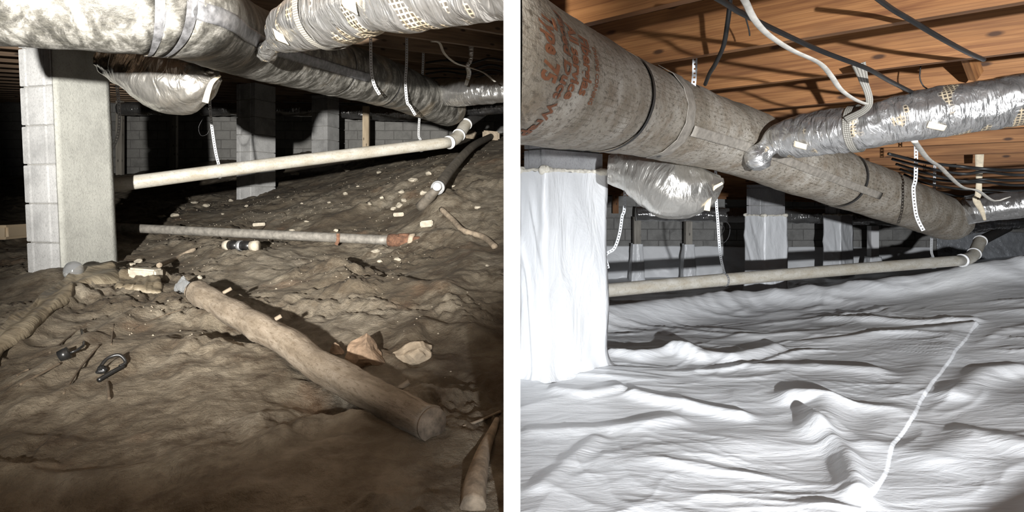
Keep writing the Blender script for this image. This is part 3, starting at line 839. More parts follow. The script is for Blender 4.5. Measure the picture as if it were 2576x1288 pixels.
# right space
bR = flex('foil_branch_duct', 'shiny silver foil branch duct hung on a woven strap under pine joists', [(1898, 420, 3.40), (1906, 400, 3.36), (1928, 375, 3.34), (1950, 358, 3.32), (2000, 345, 3.24), (2100, 330, 3.10), (2190, 318, 2.98), (2260, 300, 2.92), (2400, 277, 2.82), (2640, 240, 2.68), (3100, 165, 2.42)],
          [.03, .075, .05, .078, .103, .11, .100, .108, .11, .11, .11], M['foilR'], .02, .006, 15)
cR_, TR_, BR_, NR_, RR_ = band_at(*bR, .31, .035, M['web'], 'webbing_band', .010)
tag_patch(*bR, .19, math.radians(120), .06, .03, M['paper'], .45)
tag_patch(*bR, .48, math.radians(125), .07, .028, M['paper'], .45)
flex('foil_bag_duct', 'bulging silver flex duct elbow hanging below the mildewed main duct', [(1530, 425, 3.75), (1590, 428, 3.72), (1650, 445, 3.64), (1705, 470, 3.58), (1765, 470, 3.55), (1815, 455, 3.55)],
     [.08, .145, .185, .19, .13, .035], M['foilBR'], None, .010, 19, 64, 120, ref=np.array([.3, 1, .2]), amp2=.008, fs2=14)
# distant ducts
flex('far_flex_duct', 'long glossy flex duct running behind the pale block piers', [(300, 274, 12.8), (480, 274, 12.8), (760, 277, 12.75), (960, 286, 12.75), (1080, 290, 12.75)], [.13] * 5, M['foilD'], None, .012, 33)
flex('far_flex_duct', 'long silver flex duct running behind the wrapped piers', [(1600, 538, 11.6), (1740, 540, 11.6), (2070, 545, 11.6), (2260, 550, 11.6), (2420, 552, 11.6)], [.13] * 5, M['foilD'], None, .012, 34)
flex('end_flex_duct', 'silver flex duct joining the far end of the dusty main duct', [(1066, 222, 6.5), (1085, 226, 6.4), (1130, 232, 6.25), (1180, 232, 6.1), (1240, 226, 6.0), (1320, 215, 5.9)], [.05, .10, .135, .13, .13, .13], M['foilD'], -.02, .01, 35)
flex('lower_flex_duct', 'thin dark flex duct under the silver one at the dusty main duct end', [(1120, 283, 7.3), (1150, 275, 7.2), (1210, 272, 7.1), (1300, 262, 7.0)], [.04, .07, .08, .08], M['foilK'], -.02, .008, 36)
flex('end_flex_duct', 'silver flex duct beyond the perforated straps at the mildewed main duct end', [(2352, 545, 6.1), (2375, 538, 6.0), (2420, 530, 5.9), (2480, 524, 5.75), (2640, 505, 5.5), (3000, 470, 5.0)], [.04, .10, .125, .12, .12, .12], M['foilD'], None, .01, 37)
flex('lower_flex_duct', 'black film-covered duct sagging below the end of the mildewed main duct', [(2300, 560, 6.2), (2350, 572, 6.3), (2410, 575, 6.4), (2470, 566, 6.5), (2640, 553, 6.6), (2950, 540, 6.6)], [.06, .09, .075, .065, .07, .07], M['foilK'], None, .012, 38)

# ---------------------------------------------------------------- drain pipes
def drain(label, mats, run, neck, tail, r, clip=None):
    R0 = [P(*p) for p in run]; N0 = [P(*p) for p in neck]; T0 = [P(*p) for p in tail]
    t = thing('drain_pipe', label, 'pipe', ((R0[0] + R0[-1]) / 2) - Vector((0, 0, r)))
    tube_mb(smooth_path(R0, 40), r, 28).build('pipe_run', mats[0], t, True, clip)
    C = smooth_path([R0[-1]] + N0, 30)
    el = tube_mb(C, r * 1.10, 28).build('elbow', mats[0], t, True, clip)
    for i in (0, len(C) // 2, len(C) - 1):
        j = min(max(i, 1), len(C) - 2); d = (C[j + 1] - C[j - 1]); d /= np.linalg.norm(d)
        tube_mb(np.array([C[i] - d * .012, C[i] + d * .012]), r * 1.24, 28).build('hub_rim', mats[1], el, True, clip)
    tube_mb(smooth_path([N0[-1]] + T0, 16), r, 24).build('black_section', M['blackpipe'], t, True, clip)
    return t
drain('long white plastic drain pipe above the dirt, behind the big grey pier', (M['pvcL'], M['pvcW']), [(150, 484, 4.92), (290, 465, 5.0), (700, 411, 5.7), (1130, 358, 6.6)], [(1150, 345, 6.75), (1172, 312, 7.0)], [(1235, 268, 7.9)], .057, -.02)
drain('long stained white plastic drain pipe above the white liner, behind the wrapped pier', (M['pvcR'], M['pvcW']), [(1420, 740, 4.95), (1522, 731, 5.1), (1900, 697, 5.7), (2420, 655, 6.6)], [(2447, 643, 6.75), (2466, 606, 7.0)], [(2535, 572, 7.9)], .055)

# ---------------------------------------------------------------- perforated hanger straps
def strap_mesh(pts, width, pitch=None, mat=None, mb=None, wdir=None):
    pitch = pitch or width * .95
    C0 = smooth_path(pts, 200)
    s = np.r_[0, np.cumsum(np.linalg.norm(np.diff(C0, axis=0), axis=1))]
    n = max(2, int(s[-1] / pitch))
    mb = mb or MB()
    def at(v):
        c = np.array([np.interp(v, s, C0[:, a]) for a in range(3)])
        d = np.array([np.interp(min(v + .01, s[-1]), s, C0[:, a]) - np.interp(max(v - .01, 0), s, C0[:, a]) for a in range(3)])
        d /= np.linalg.norm(d) + 1e-9
        view = c - np.array([0, 0, ZC]) if wdir is None else np.cross(d, wdir)
        w = np.cross(d, view); w /= np.linalg.norm(w) + 1e-9
        return c, w
    for i in range(n):
        vs = [(i + f) * s[-1] / n for f in (0, .3, .7, 1)]
        rows = []
        for v in vs:
            c, w = at(v)
            rows.append([c + w * width * f for f in (-.5, -.2, .2, .5)])
        for a in range(3):
            for b in range(3):
                if a == 1 and b == 1: continue
                mb.poly([rows[a][b], rows[a][b + 1], rows[a + 1][b + 1], rows[a + 1][b]])
    return mb

def strap(label, pts, mat, width=.022, group='perforated hanger straps', loop=None):
    t = thing('hanger_strap', label, 'strap', pts[-1], group)
    o = strap_mesh(pts, width).build('strip', mat, t); md = o.modifiers.new('t', 'SOLIDIFY'); md.thickness = .0016
    if loop:       # band around the pipe it carries
        c, d, r = Vector(loop[0]), Vector(loop[1]).normalized(), loop[2]
        u = d.cross(Vector((0, 0, 1))).normalized(); w = u.cross(d)
        ring = [c + (u * math.cos(a) + w * math.sin(a)) * r for a in np.linspace(math.pi / 2, math.pi * 2.5, 40)]
        o = strap_mesh(ring, width, wdir=np.array(d)).build('pipe_loop', mat, t); md = o.modifiers.new('t', 'SOLIDIFY'); md.thickness = .0016
    return t
def up_to(zf, px, py, Y):
    p = P(px, py, Y); return Vector((p.x, p.y, zf(p.x, p.y) + .232))
strap('pale perforated strap hanging free beside the big grey block pier', [up_to(ceilL, 292, 195, 4.7), P(294, 195, 4.7), P(299, 260, 4.7), P(300, 310, 4.7), P(295, 345, 4.7), P(283, 374, 4.7)], M['steel'])
pl = lambda x, run: P(x, np.interp(x, [q[0] for q in run], [q[1] for q in run]), np.interp(x, [q[0] for q in run], [q[2] for q in run]))
runL = [(150, 484, 4.92), (290, 465, 5.0), (700, 411, 5.7), (1130, 358, 6.6)]
runR = [(1420, 740, 4.95), (1522, 731, 5.1), (1900, 697, 5.7), (2420, 655, 6.6)]
a = pl(550, runL); dL = pl(600, runL) - pl(500, runL)
strap('perforated strap carrying the white drain pipe, near the silver duct bag', [up_to(ceilL, 527, 200, 5.4), P(527, 215, 5.4), P(529, 280, 5.41), P(535, 335, 5.42), P(543, 385, 5.43), a + Vector((0, 0, .06))], M['steel'], loop=(a, dL, .061))
strap('perforated strap with a dark bent tail, hanging over the dusty main duct', [up_to(ceilL, 932, 140, 4.75), P(933, 145, 4.75), P(935, 185, 4.75), P(942, 215, 4.75), P(955, 238, 4.74)], M['steel'])
strap('loose perforated strap with folded end hanging past the dusty main duct', [up_to(ceilL, 1023, 145, 5.3), P(1023, 150, 5.3), P(1020, 205, 5.3), P(1024, 255, 5.3), P(1032, 268, 5.28), P(1045, 290, 5.24)], M['steel'])
a = pl(1058, runL)
strap('long straight perforated strap holding up the drain pipe near its elbow', [up_to(ceilL, 1066, 160, 6.1), P(1064, 165, 6.1), P(1058, 255, 6.2), P(1053, 335, 6.4), a + Vector((0, 0, .06))], M['steel'], loop=(a, dL, .061))
# right
strap('pale perforated strap hanging free beside the plastic-wrapped front pier', [up_to(ceilR, 1575, 480, 4.7), P(1572, 500, 4.7), P(1565, 545, 4.7), P(1558, 590, 4.7), P(1545, 625, 4.7), P(1524, 642, 4.7), P(1530, 675, 4.7)], M['steel'])
a = pl(1822, runR); dR = pl(1900, runR) - pl(1750, runR)
strap('dull perforated strap carrying the stained drain pipe, beside the silver duct bag', [up_to(ceilR, 1800, 470, 5.4), P(1801, 480, 5.4), P(1806, 560, 5.42), P(1812, 640, 5.45), a + Vector((0, 0, .058))], M['steelD'], loop=(a, dR, .059))
strap('loose perforated strap with split end dangling before the mildewed main duct', [up_to(ceilR, 2304, 430, 4.5), P(2304, 435, 4.5), P(2298, 475, 4.5), P(2303, 530, 4.5), P(2310, 555, 4.5), P(2323, 580, 4.48)], M['steel'], .024)
a = pl(2347, runR)
strap('straight perforated strap holding the stained drain pipe near its elbow', [up_to(ceilR, 2352, 440, 6.0), P(2351, 450, 6.0), P(2347, 540, 6.2), P(2343, 625, 6.4), a + Vector((0, 0, .058))], M['steel'], loop=(a, dR, .059))
strap('short dark perforated strap from a pine joist to the mildewed main duct', [up_to(ceilR, 1748, 150, 2.95), P(1748, 160, 2.95), P(1746, 200, 2.98), P(1742, 235, 3.0)], M['steelD'])

# woven strap that carries the right foil branch
top = Vector((cR_[0] - .05, cR_[1] + .10, 0)); top.z = ceilR(top.x, top.y)
def ribbon(name, pts, width, mat, label, cat, group=None, thick=.002, n=60, parent=None):
    C0 = smooth_path(pts, n)
    T = np.gradient(C0, axis=0)
    w = np.cross(T, C0 - np.array([0, 0, ZC])); w /= np.linalg.norm(w, axis=1)[:, None]
    wd = np.broadcast_to(np.asarray(width, float), (len(C0),)) if np.ndim(width) == 0 else np.interp(np.linspace(0, 1, len(C0)), np.linspace(0, 1, len(width)), width)
    P4 = np.stack([C0 + w * wd[:, None] * f for f in (-.5, -.17, .17, .5)], 1)
    m = MB(); m.quad_grid(P4.reshape(-1, 3), 4, len(C0), lambda i, j: (i * .012, j * .012))
    o = m.build(name, mat, parent, True); md = o.modifiers.new('t', 'SOLIDIFY'); md.thickness = thick
    return tag(o, label, cat, group) if label else o
front = Vector(cR_) + Vector(BR_) * (RR_ + .012) + Vector((0, 0, .03))
ribbon('woven_strap', [P(2160, 160, 2.75), P(2172, 200, 2.78), P(2185, 265, 2.82), front], [.055, .03, .028, .034], M['web'], 'grey woven strap from the pine joist down to the foil branch duct', 'strap')
ribbon('tape_strip', [P(555, 190, 3.36), P(535, 205, 3.3), P(525, 225, 3.3), P(516, 258, 3.3)], [.012, .02, .026, .03], M['masking'], 'tan tape strip dangling from the duct bag over the dirt', 'tape')
ribbon('tape_strip', [P(1818, 460, 3.46), P(1795, 474, 3.45), P(1785, 490, 3.45), P(1778, 530, 3.45)], [.014, .02, .028, .032], M['masking'], 'tan tape strip dangling from the duct bag over the liner', 'tape')
ribbon('foil_strap', [up_to(ceilL, 1183, 140, 5.55), P(1185, 142, 5.55), P(1176, 165, 5.55), P(1180, 185, 5.6), P(1172, 215, 5.7)], [.05, .05, .035, .04, .03], M['foilL'], 'crumpled foil strap at the silver flex duct by the white cable', 'strap')
ribbon('foil_strap', [up_to(ceilR, 2465, 470, 5.3), P(2462, 478, 5.3), P(2455, 500, 5.3), P(2470, 530, 5.35), P(2478, 555, 5.4)], [.06, .06, .04, .05, .02], M['masking'], 'crumpled tan foil strap at the far silver duct', 'strap')

# ---------------------------------------------------------------- cables
cable('white_cable', [P(1085, 104, 5.0), P(1105, 108, 5.05), P(1118, 135, 5.1), P(1145, 158, 5.2), P(1175, 168, 5.3), P(1215, 182, 5.2), P(1245, 205, 5.1)], .014, M['cablew'], 'flat white electric cable sagging below the dark joists', 'cable', flat=.35)
for k, (yy, Y) in enumerate(((150, 6.4), (166, 6.6), (178, 6.9), (190, 7.0))):
    cable('black_cable', [P(1070, yy + 8, Y), P(1120, yy + 2 + 4 * (k % 2), Y), P(1180, yy + 9, Y), P(1230, yy - 3, Y), P(1264, yy + 2, Y)], .010, M['cablek'], ('highest', 'second highest', 'third highest', 'lowest')[k] + ' of the black cables strung under the dark joists above the flex duct', 'cable', 'black cables under the dark joists')
cable('white_cable', [P(1850, -40, 1.62), P(1878, 10, 1.75), P(1895, 45, 1.8), P(1930, 85, 1.9), P(1990, 125, 2.05), P(2060, 158, 2.25), P(2090, 190, 2.4), P(2115, 225, 2.55), P(2150, 250, 2.7), P(2185, 264, 2.85)], .011, M['cablew'], 'flat white electric cable swooping down to the foil branch duct', 'cable', flat=.4)
cable('white_cable', [P(2300, 355, 3.3), P(2312, 372, 3.5), P(2335, 400, 3.8), P(2365, 420, 4.1), P(2385, 440, 4.3), P(2420, 470, 4.6), P(2460, 480, 4.8), P(2500, 505, 5.0), P(2540, 495, 5.0)], .016, M['cablew'], 'flat white electric cable behind the foil branch duct', 'cable', flat=.4)
cable('black_cable', [P(1740, -40, 1.75), P(1820, 5, 1.9), P(1865, 33, 2.0), P(1960, 80, 2.15), P(2070, 130, 2.3), P(2180, 172, 2.45), P(2240, 205, 2.65), P(2300, 235, 2.9)], .009, M['cablek'], 'long black cable crossing below the pine joists to the foil branch duct', 'cable')
cable('black_cable', [P(2180, -25, 1.95), P(2240, 20, 2.1), P(2290, 50, 2.15), P(2360, 92, 2.25), P(2430, 130, 2.4), P(2475, 150, 2.5)], .009, M['cablek'], 'straight black cable running up to a joist above the foil branch duct', 'cable')
cable('black_cable', [P(1838, -30, 2.25), P(1836, 10, 2.3), P(1830, 60, 2.35), P(1820, 115, 2.45), P(1800, 160, 2.6), P(1785, 185, 2.75), P(1774, 212, 2.9)], .009, M['cablek'], 'dark cable drooping from the joists onto the mildewed main duct', 'cable')
cable('thin_wire', [P(2316, 165, 3.0), P(2314, 195, 3.0), P(2322, 215, 3.0), P(2335, 225, 2.98)], .003, M['cablek'], 'thin dark wire looping down onto the foil branch duct', 'wire')
cable('thin_wire', [P(1876, 45, 2.4), P(1884, 75, 2.42), P(1886, 90, 2.43)], .003, M['cablek'], 'short thin wire hanging at the first pine joist', 'wire')
for k in range(6):
    yy = 405 + 13 * k; Y = 4.0 + .35 * k
    cable('black_cable', [P(2235 + 10 * k, yy - 18, Y), P(2330, yy + 4, Y + .1), P(2420, yy + 14 + 5 * (k % 3), Y + .1), P(2480, yy + 20 - 6 * (k % 2), Y), P(2580, yy + 22, Y), P(2860, yy + 6, Y - .3)], .010, M['cablek'], ('highest', 'second highest', 'third highest', 'third lowest', 'second lowest', 'lowest')[k] + ' black cable of the sagging bunch under the far pine joists', 'cable', 'sagging black cable bunch')
cable('wire_loop', [P(1808, 560, 5.6), P(1822, 555, 5.6), P(1836, 570, 5.6), P(1832, 598, 5.6), P(1818, 612, 5.6), P(1808, 605, 5.6), P(1822, 575, 5.62), P(1812, 565, 5.64)], .004, M['cablek'], 'thin black wire loop tangled at the dull perforated strap', 'wire')
cable('wire_loop', [P(512, 295, 5.5), P(500, 320, 5.5), P(505, 340, 5.5), P(520, 338, 5.5), P(530, 320, 5.5)], .003, M['cablek'], 'thin black wire loop beside the strap carrying the drain pipe', 'wire')

# ---------------------------------------------------------------- things on the dirt
def lie(px, py, dz=0.0):
    p = GL.hit(px, py); return Vector((p.x, p.y, p.z + dz))

def rod(name, px, r, mat, label, cat, group=None, seg=8, n=30, lift=.8, tap=None):
    pts = [lie(x, y, r * lift) for x, y in px]
    R = r if tap is None else np.interp(np.linspace(0, 1, len(smooth_path(pts, n))), np.linspace(0, 1, len(tap)), tap)
    return tag(tube_mb(smooth_path(pts, n), R, seg).build(name, mat, smooth=True), label, cat, group)

# galvanised pipe with rusty tee
A, B = lie(240, 597), lie(985, 618)
rg = .036
A.z += .09; B.z += rg * 1.1
g = thing('galvanised_pipe', 'grey galvanised pipe with a rusty tee lying across the dirt', 'pipe', (A + B) / 2 - Vector((0, 0, rg)))
tube_mb(np.linspace(A, B, 24), rg, 24).build('pipe', M['galv'], g, True)
d = (B - A).normalized()
q = tube_mb(np.linspace(B - d * .02, B + d * .16, 6), rg * 1.35, 24)
tube_mb(np.array([B + d * .10, B + d * .10 + Vector((0, 0, .055))]), rg * 1.2, 20, ref=np.array([1, 0, 0.]), mb=q)
q.build('rusty_tee', M['rust'], g, True)
tube_mb(np.linspace(B + d * .15, B + d * .18, 3), rg * 1.6, 24).build('tee_collar', M['brick'], g, True)
tube_mb(np.linspace(B + d * .18, B + d * .24, 3), rg * 1.1, 24).build('rusty_stub', M['rust'], g, True)
c = A + (B - A) * .84
ribbon('hanger_clip', [c + Vector((0, -.04, .035)), c + Vector((0, -.045, -.02)), c + Vector((-.015, -.05, -.05))], .025, M['rust'], None, None, parent=g)

# dark pipe with bright clamp
bp = [lie(x, y, .045) for x, y in ((1056, 536), (1072, 522), (1102, 503), (1140, 458), (1190, 398), (1236, 352))]
for i in range(1, len(bp) - 1): bp[i].z = max(bp[i].z, (bp[i - 1].z + bp[i + 1].z) / 2)
A, mid1 = bp[0], bp[2]
t = thing('buried_pipe', 'mud-stained dark pipe slanting out of the dirt mound with a bright clamp', 'pipe', A)
tube_mb(smooth_path(bp, 40), .045, 20).build('pipe', M['dpipe'], t, True)
dd = (bp[3] - mid1).normalized()
cb = tube_mb(np.array([mid1 - dd * .03, mid1 + dd * .03]), .056, 24).build('clamp_band', M['steel'], t, True)
cc = mid1 + Vector((0, -.06, .0))
tube_mb(np.array([cc, cc + Vector((0, -.03, .01))]), .038, 20).build('clamp_face', M['steel'], cb, True)
tube_mb(np.array([cc + Vector((0, -.028, .009)), cc + Vector((0, -.036, .012))]), .026, 20).build('clamp_lens', M['pvcW'], cb, True)

# black fitting beside the galvanised pipe
A, B = lie(566, 628, .03), lie(648, 630, .03)
t = thing('black_fitting', 'short black pipe fitting with pale ends beside the galvanised pipe', 'fitting', (A + B) / 2)
d = (B - A)
for f0, f1, rr, mt, nm in ((0, .14, .036, 'rubble', 'pale_end'), (.12, .44, .033, 'black', 'sleeve'), (.42, .52, .036, 'steelD', 'middle_ring'), (.50, .84, .033, 'black', 'sleeve'), (.82, 1, .038, 'rubble', 'pale_end')):
    tube_mb(np.array([A + d * f0, A + d * f1]), rr, 16).build(nm, M[mt], t, True)

# the big log
LA, LB = lie(500, 762), lie(1085, 1098)
YA, YB = LA.y, LB.y
at_log = lambda x, y: P(x, y, 1 / (1 / YA + (1 / YB - 1 / YA) * (x - 500) / 585))
pts = [at_log(494, 734), at_log(600, 795), at_log(715, 856), at_log(800, 916), at_log(950, 1000), at_log(1084, 1066)]
lg = thing('wooden_log', 'long weathered wooden log lying across the foreground dirt', 'log', (LA + LB) / 2)
C, R = smooth_path(pts, 90, [[.058], [.058], [.054], [.054], [.050], [.048]])
tube_mb(C, R[:, 0], 30, ringdisp(.006, 4, 1.3, 71, .003, 18, 3)).build('trunk', M['log'], lg, True)
d = Vector(C[-1] - C[-3]).normalized()
for cpt, dr, rr in ((Vector(C[-1]), d, R[-1, 0]), (Vector(C[0]), -Vector(C[2] - C[0]).normalized(), R[0, 0])):
    tube_mb(np.array([cpt, cpt + dr * .008]), rr * .97, 28).build('cut_end', M['logend'], lg, True)
for f, sz in ((.16, .035), (.45, .022), (.9, .03)):
    i = int(f * len(C)); p = Vector(C[i]) + Vector((.02, .01, R[i, 0] * .9))
    tube_mb(smooth_path([p, p + Vector((sz, sz * .3, sz * .6))], 4), [.016, .012, .005][:len(smooth_path([p, p + Vector((sz, sz * .3, sz * .6))], 4))] if False else .009, 8).build('branch_stub', M['log'], lg, True)

def rock_mb(c, sx, sy, sz, seed, rot=0.0, sub=3, amp=.28, facet=True):
    bm = bmesh.new(); bmesh.ops.create_icosphere(bm, subdivisions=sub, radius=1)
    m = MB()
    rnd = random.Random(seed)
    planes = [(Vector((rnd.uniform(-1, 1), rnd.uniform(-1, 1), rnd.uniform(-.6, 1))).normalized(), rnd.uniform(.55, .85)) for _ in range(9)]
    ca, sa = math.cos(rot), math.sin(rot)
    for v in bm.verts:
        p = v.co.copy()
        if facet:
            for n, dd in planes:
                k = p.dot(n)
                if k > dd: p -= n * (k - dd)
        p *= 1 + amp * mnoise.noise(p * 1.6 + Vector((seed, 0, 0))) + amp * .3 * mnoise.noise(p * 5 + Vector((0, seed, 0)))
        x, y, z = p.x * sx, p.y * sy, p.z * sz
        m.v.append((c[0] + x * ca - y * sa, c[1] + x * sa + y * ca, c[2] + z))
    m.f = [tuple(v.index for v in f.verts) for f in bm.faces]
    bm.free()
    return m

tag(rock_mb(lie(915, 915, .035), .085, .07, .075, 3).build('rock', M['rock'], smooth=False), 'faceted brown rock lying behind the log', 'rock')
tag(rock_mb(lie(1038, 905, .02), .10, .055, .05, 8, .1).build('rock', M['brick'], smooth=False), 'flat tan rock slab beside the faceted brown rock', 'rock')
tag(rock_mb(lie(848, 890, .01), .028, .025, .035, 5).build('rock', M['rock'], smooth=False), 'small dark stone wedged behind the log', 'rock')

def brick(name, px, py, w, d_, h, rot, mat, label, cat='brick', group=None, chip=.008):
    p = lie(px, py)
    bm = bmesh.new(); bmesh.ops.create_cube(bm, size=1); bmesh.ops.scale(bm, vec=(w, d_, h), verts=bm.verts)
    bmesh.ops.bevel(bm, geom=bm.edges[:], offset=min(h, d_) * .16, segments=2, affect='EDGES')
    m = MB(); ca, sa = math.cos(rot), math.sin(rot)
    sd = px * .37
    for v in bm.verts:
        q = v.co * (1 + chip * 12 * mnoise.noise(v.co * 22 + Vector((sd, 0, 0))))
        m.v.append((p.x + q.x * ca - q.y * sa, p.y + q.x * sa + q.y * ca, p.z + h * .42 + q.z + .1 * q.x * math.sin(sd)))
    m.f = [tuple(v.index for v in f.verts) for f in bm.faces]; bm.free()
    return tag(m.build(name, mat), label, cat, group)
brick('broken_block', 367, 702, .165, .09, .065, -.05, M['rubble'], 'pale broken block lying by the foot of the big grey pier', 'block')
brick('brick_piece', 1074, 572, .10, .06, .05, -.08, M['rubble'], 'pale brick piece on the dirt below the bright pipe clamp', 'brick')
brick('brick_piece', 1003, 545, .095, .05, .035, .05, M['rubble'], 'thin pale brick piece on the dirt left of the clamp mound', 'brick')
brick('brick_piece', 652, 568, .11, .05, .03, .3, M['rubble'], 'pale flat brick sliver on the dirt above the galvanised pipe', 'brick')
brick('wood_offcut', 742, 443, .13, .05, .05, .2, M['rubble'], 'small pale offcut lying just below the drain pipe shadow', 'offcut')
brick('stone_piece', 1183, 348, .22, .16, .15, .2, M['brick'], 'brown stone piece at the top of the dirt bank by the pipe elbow', 'stone')
brick('stone_piece', 1236, 352, .25, .16, .13, -.1, M['brick'], 'brown stone piece at the top of the dirt bank beside the partition', 'stone')
p = lie(40, 600, .05)
brick('plank_end', 42, 596, .16, .5, .12, .1, M['lumber'], 'pale timber plank end lying behind the big grey pier', 'plank')

rub = [(405, 550, .055), (470, 503, .06), (490, 512, .05), (580, 508, .05), (330, 668, .035), (350, 660, .04), (240, 690, .03), (520, 520, .06), (945, 635, .05), (1038, 457, .07), (1066, 489, .05), (1005, 520, .05), (990, 528, .04), (960, 498, .035),
       (1010, 488, .045), (873, 430, .05), (952, 437, .05), (700, 497, .03), (760, 513, .03), (827, 511, .025), (1000, 655, .03), (955, 660, .025), (770, 558, .03), (1200, 525, .03), (735, 580, .03), (845, 582, .03), (305, 515, .05), (440, 545, .05),
       (500, 700, .03), (1225, 670, .02), (430, 660, .03), (560, 540, .03), (620, 520, .04), (1080, 440, .05), (1140, 470, .03), (900, 470, .03), (930, 515, .03), (868, 490, .04), (1015, 510, .035)]
for k, (x, y, sz) in enumerate(rub):
    rr = random.Random(k)
    where = ('around the foot of the big grey pier' if y > 640 and x < 520 else 'in front of the galvanised pipe' if y > 628 else 'around the bright pipe clamp' if x > 930 else 'between drain pipe and galvanised pipe')
    tag(rock_mb(lie(x, y, sz * .15), sz * rr.uniform(.7, 1.1), sz * rr.uniform(.6, .9), sz * rr.uniform(.35, .6), k + 20, rr.uniform(0, 3), 2).build('rubble_chunk', M['rubble']), 'small pale rubble chunk on the dirt ' + where, 'rubble', 'pale rubble chunks ' + where)
# scattered crumbs nobody could count
m = MB(); rr = np.random.RandomState(99)
cy = 2.2 + rr.rand(1500) ** .8 * 6.5; cx = -cy * (.03 + rr.rand(1500) * .58)
keep = pnoise(cx * 1.5, cy * 1.5, 77) > .05
cx, cy = cx[keep], cy[keep]; cz = GL.z(cx, cy)
for x, y, z in zip(cx, cy, cz):
    s_ = rr.uniform(.003, .007) * (.6 + .12 * y)
    o = len(m.v)
    m.v += [(x + s_ * rr.uniform(.6, 1.2) * dx, y + s_ * rr.uniform(.6, 1.2) * dy, z + s_ * dz_) for dx, dy, dz_ in ((1, 0, 0), (-1, .2, 0), (0, 1, 0), (.1, -1, 0), (0, 0, .8), (0, 0, -.6))]
    m.f += [tuple(o + i for i in f) for f in ((0, 2, 4), (2, 1, 4), (1, 3, 4), (3, 0, 4), (2, 0, 5), (1, 2, 5), (3, 1, 5), (0, 3, 5))]
tag(m.build('gravel_crumbs', M['crumb']), 'tiny pale crumbs of mortar and gravel strewn on the dirt', 'gravel', kind='stuff')

# clear plastic litter, black plastic, sticks and roots
p = lie(185, 702, .045)
bm_ = rock_mb(p, .052, .052, .058, 2, 0, 4, .05, False); tag(bm_.build('clear_bulb', M['glassy'], smooth=True), 'clear round plastic bulb at the foot of the big grey pier', 'litter')
p = lie(462, 735, .03)
tag(rock_mb(p, .05, .045, .05, 4, 0, 3, .5).build('clear_wrapper', M['glassy']), 'crumpled clear plastic wrapper at the upper end of the log', 'litter')
p = lie(505, 765, .01)
tag(rock_mb(p, .06, .03, .02, 14, -.4, 3, .5).build('clear_wrapper', M['glassy']), 'flat clear plastic scrap beneath the upper end of the log', 'litter')
A = lie(158, 908, .012)
t = thing('discarded_tool', 'black cap-ended plastic tool with a dark handle on the old sheeting', 'litter', A)
tube_mb(np.array([A + Vector((-.012, 0, 0)), A + Vector((.014, .012, .014))]), .022, 18).build('cap', M['black'], t, True)
tube_mb(smooth_path([A + Vector((.01, .02, .008)), A + Vector((.015, .09, .02)), lie(205, 838, .012)], 8), .005, 8).build('handle', M['black'], t, True)
A = lie(280, 945, .012)
t = thing('black_clip', 'tangled black plastic clip lying on the old sheeting', 'litter', A)
tube_mb(smooth_path([lie(248, 945, .02), lie(270, 930, .035), lie(300, 918, .035), lie(316, 928, .02), lie(300, 940, .02)], 20), .006, 8).build('loop', M['black'], t, True)
tube_mb(smooth_path([lie(247, 966, .012), lie(280, 950, .016), lie(312, 935, .014)], 10), .008, 8).build('bar', M['black'], t, True)
rock_mb(lie(256, 940, .014), .022, .02, .018, 6).build('cap', M['black'], t)
for pxs, rr_ in (([(125, 890), (180, 845), (235, 805)], .004), ([(50, 975), (100, 945), (150, 920)], .005), ([(160, 995), (200, 930), (250, 870)], .004), ([(270, 965), (273, 985), (275, 1008)], .005), ([(280, 870), (283, 840), (285, 820)], .003),
                  ([(42, 948), (58, 938), (72, 932)], .004), ([(330, 830), (400, 800), (460, 780)], .003)):
    rod('stick', pxs, rr_, M['stick'], 'thin dark stick lying on the old plastic sheeting', 'stick', 'dark sticks on the sheeting')
rod('stick', [(1165, 1076), (1210, 1060), (1258, 1042)], .004, M['root'], 'thin pale stick lying on the dirt beside the log end', 'stick')
rod('tree_root', [(1190, 1290), (1195, 1230), (1215, 1150), (1240, 1090), (1250, 1065)], .02, M['root'], 'pale tapering root emerging from the dirt near the partition', 'root', tap=[.03, .028, .022, .014, .008], lift=.5)
rod('old_hose', [(1110, 532), (1140, 560), (1165, 585), (1215, 603), (1245, 628)], .022, M['root'], 'muddy hose curving down from the clamp mound', 'hose', lift=.7)
rod('thin_wire', [(640, 590), (670, 570), (690, 555), (720, 548), (712, 538), (690, 540)], .003, M['stick'], 'thin bent wire lying on the dirt above the galvanised pipe', 'wire')
rod('thin_wire', [(490, 632), (440, 655), (400, 680)], .016, M['root'], 'muddy root strip running toward the pale broken block', 'root')
rod('dark_twig', [(350, 690), (380, 702), (402, 712)], .004, M['black'], 'dark bent twig across the front of the pale broken block', 'twig')

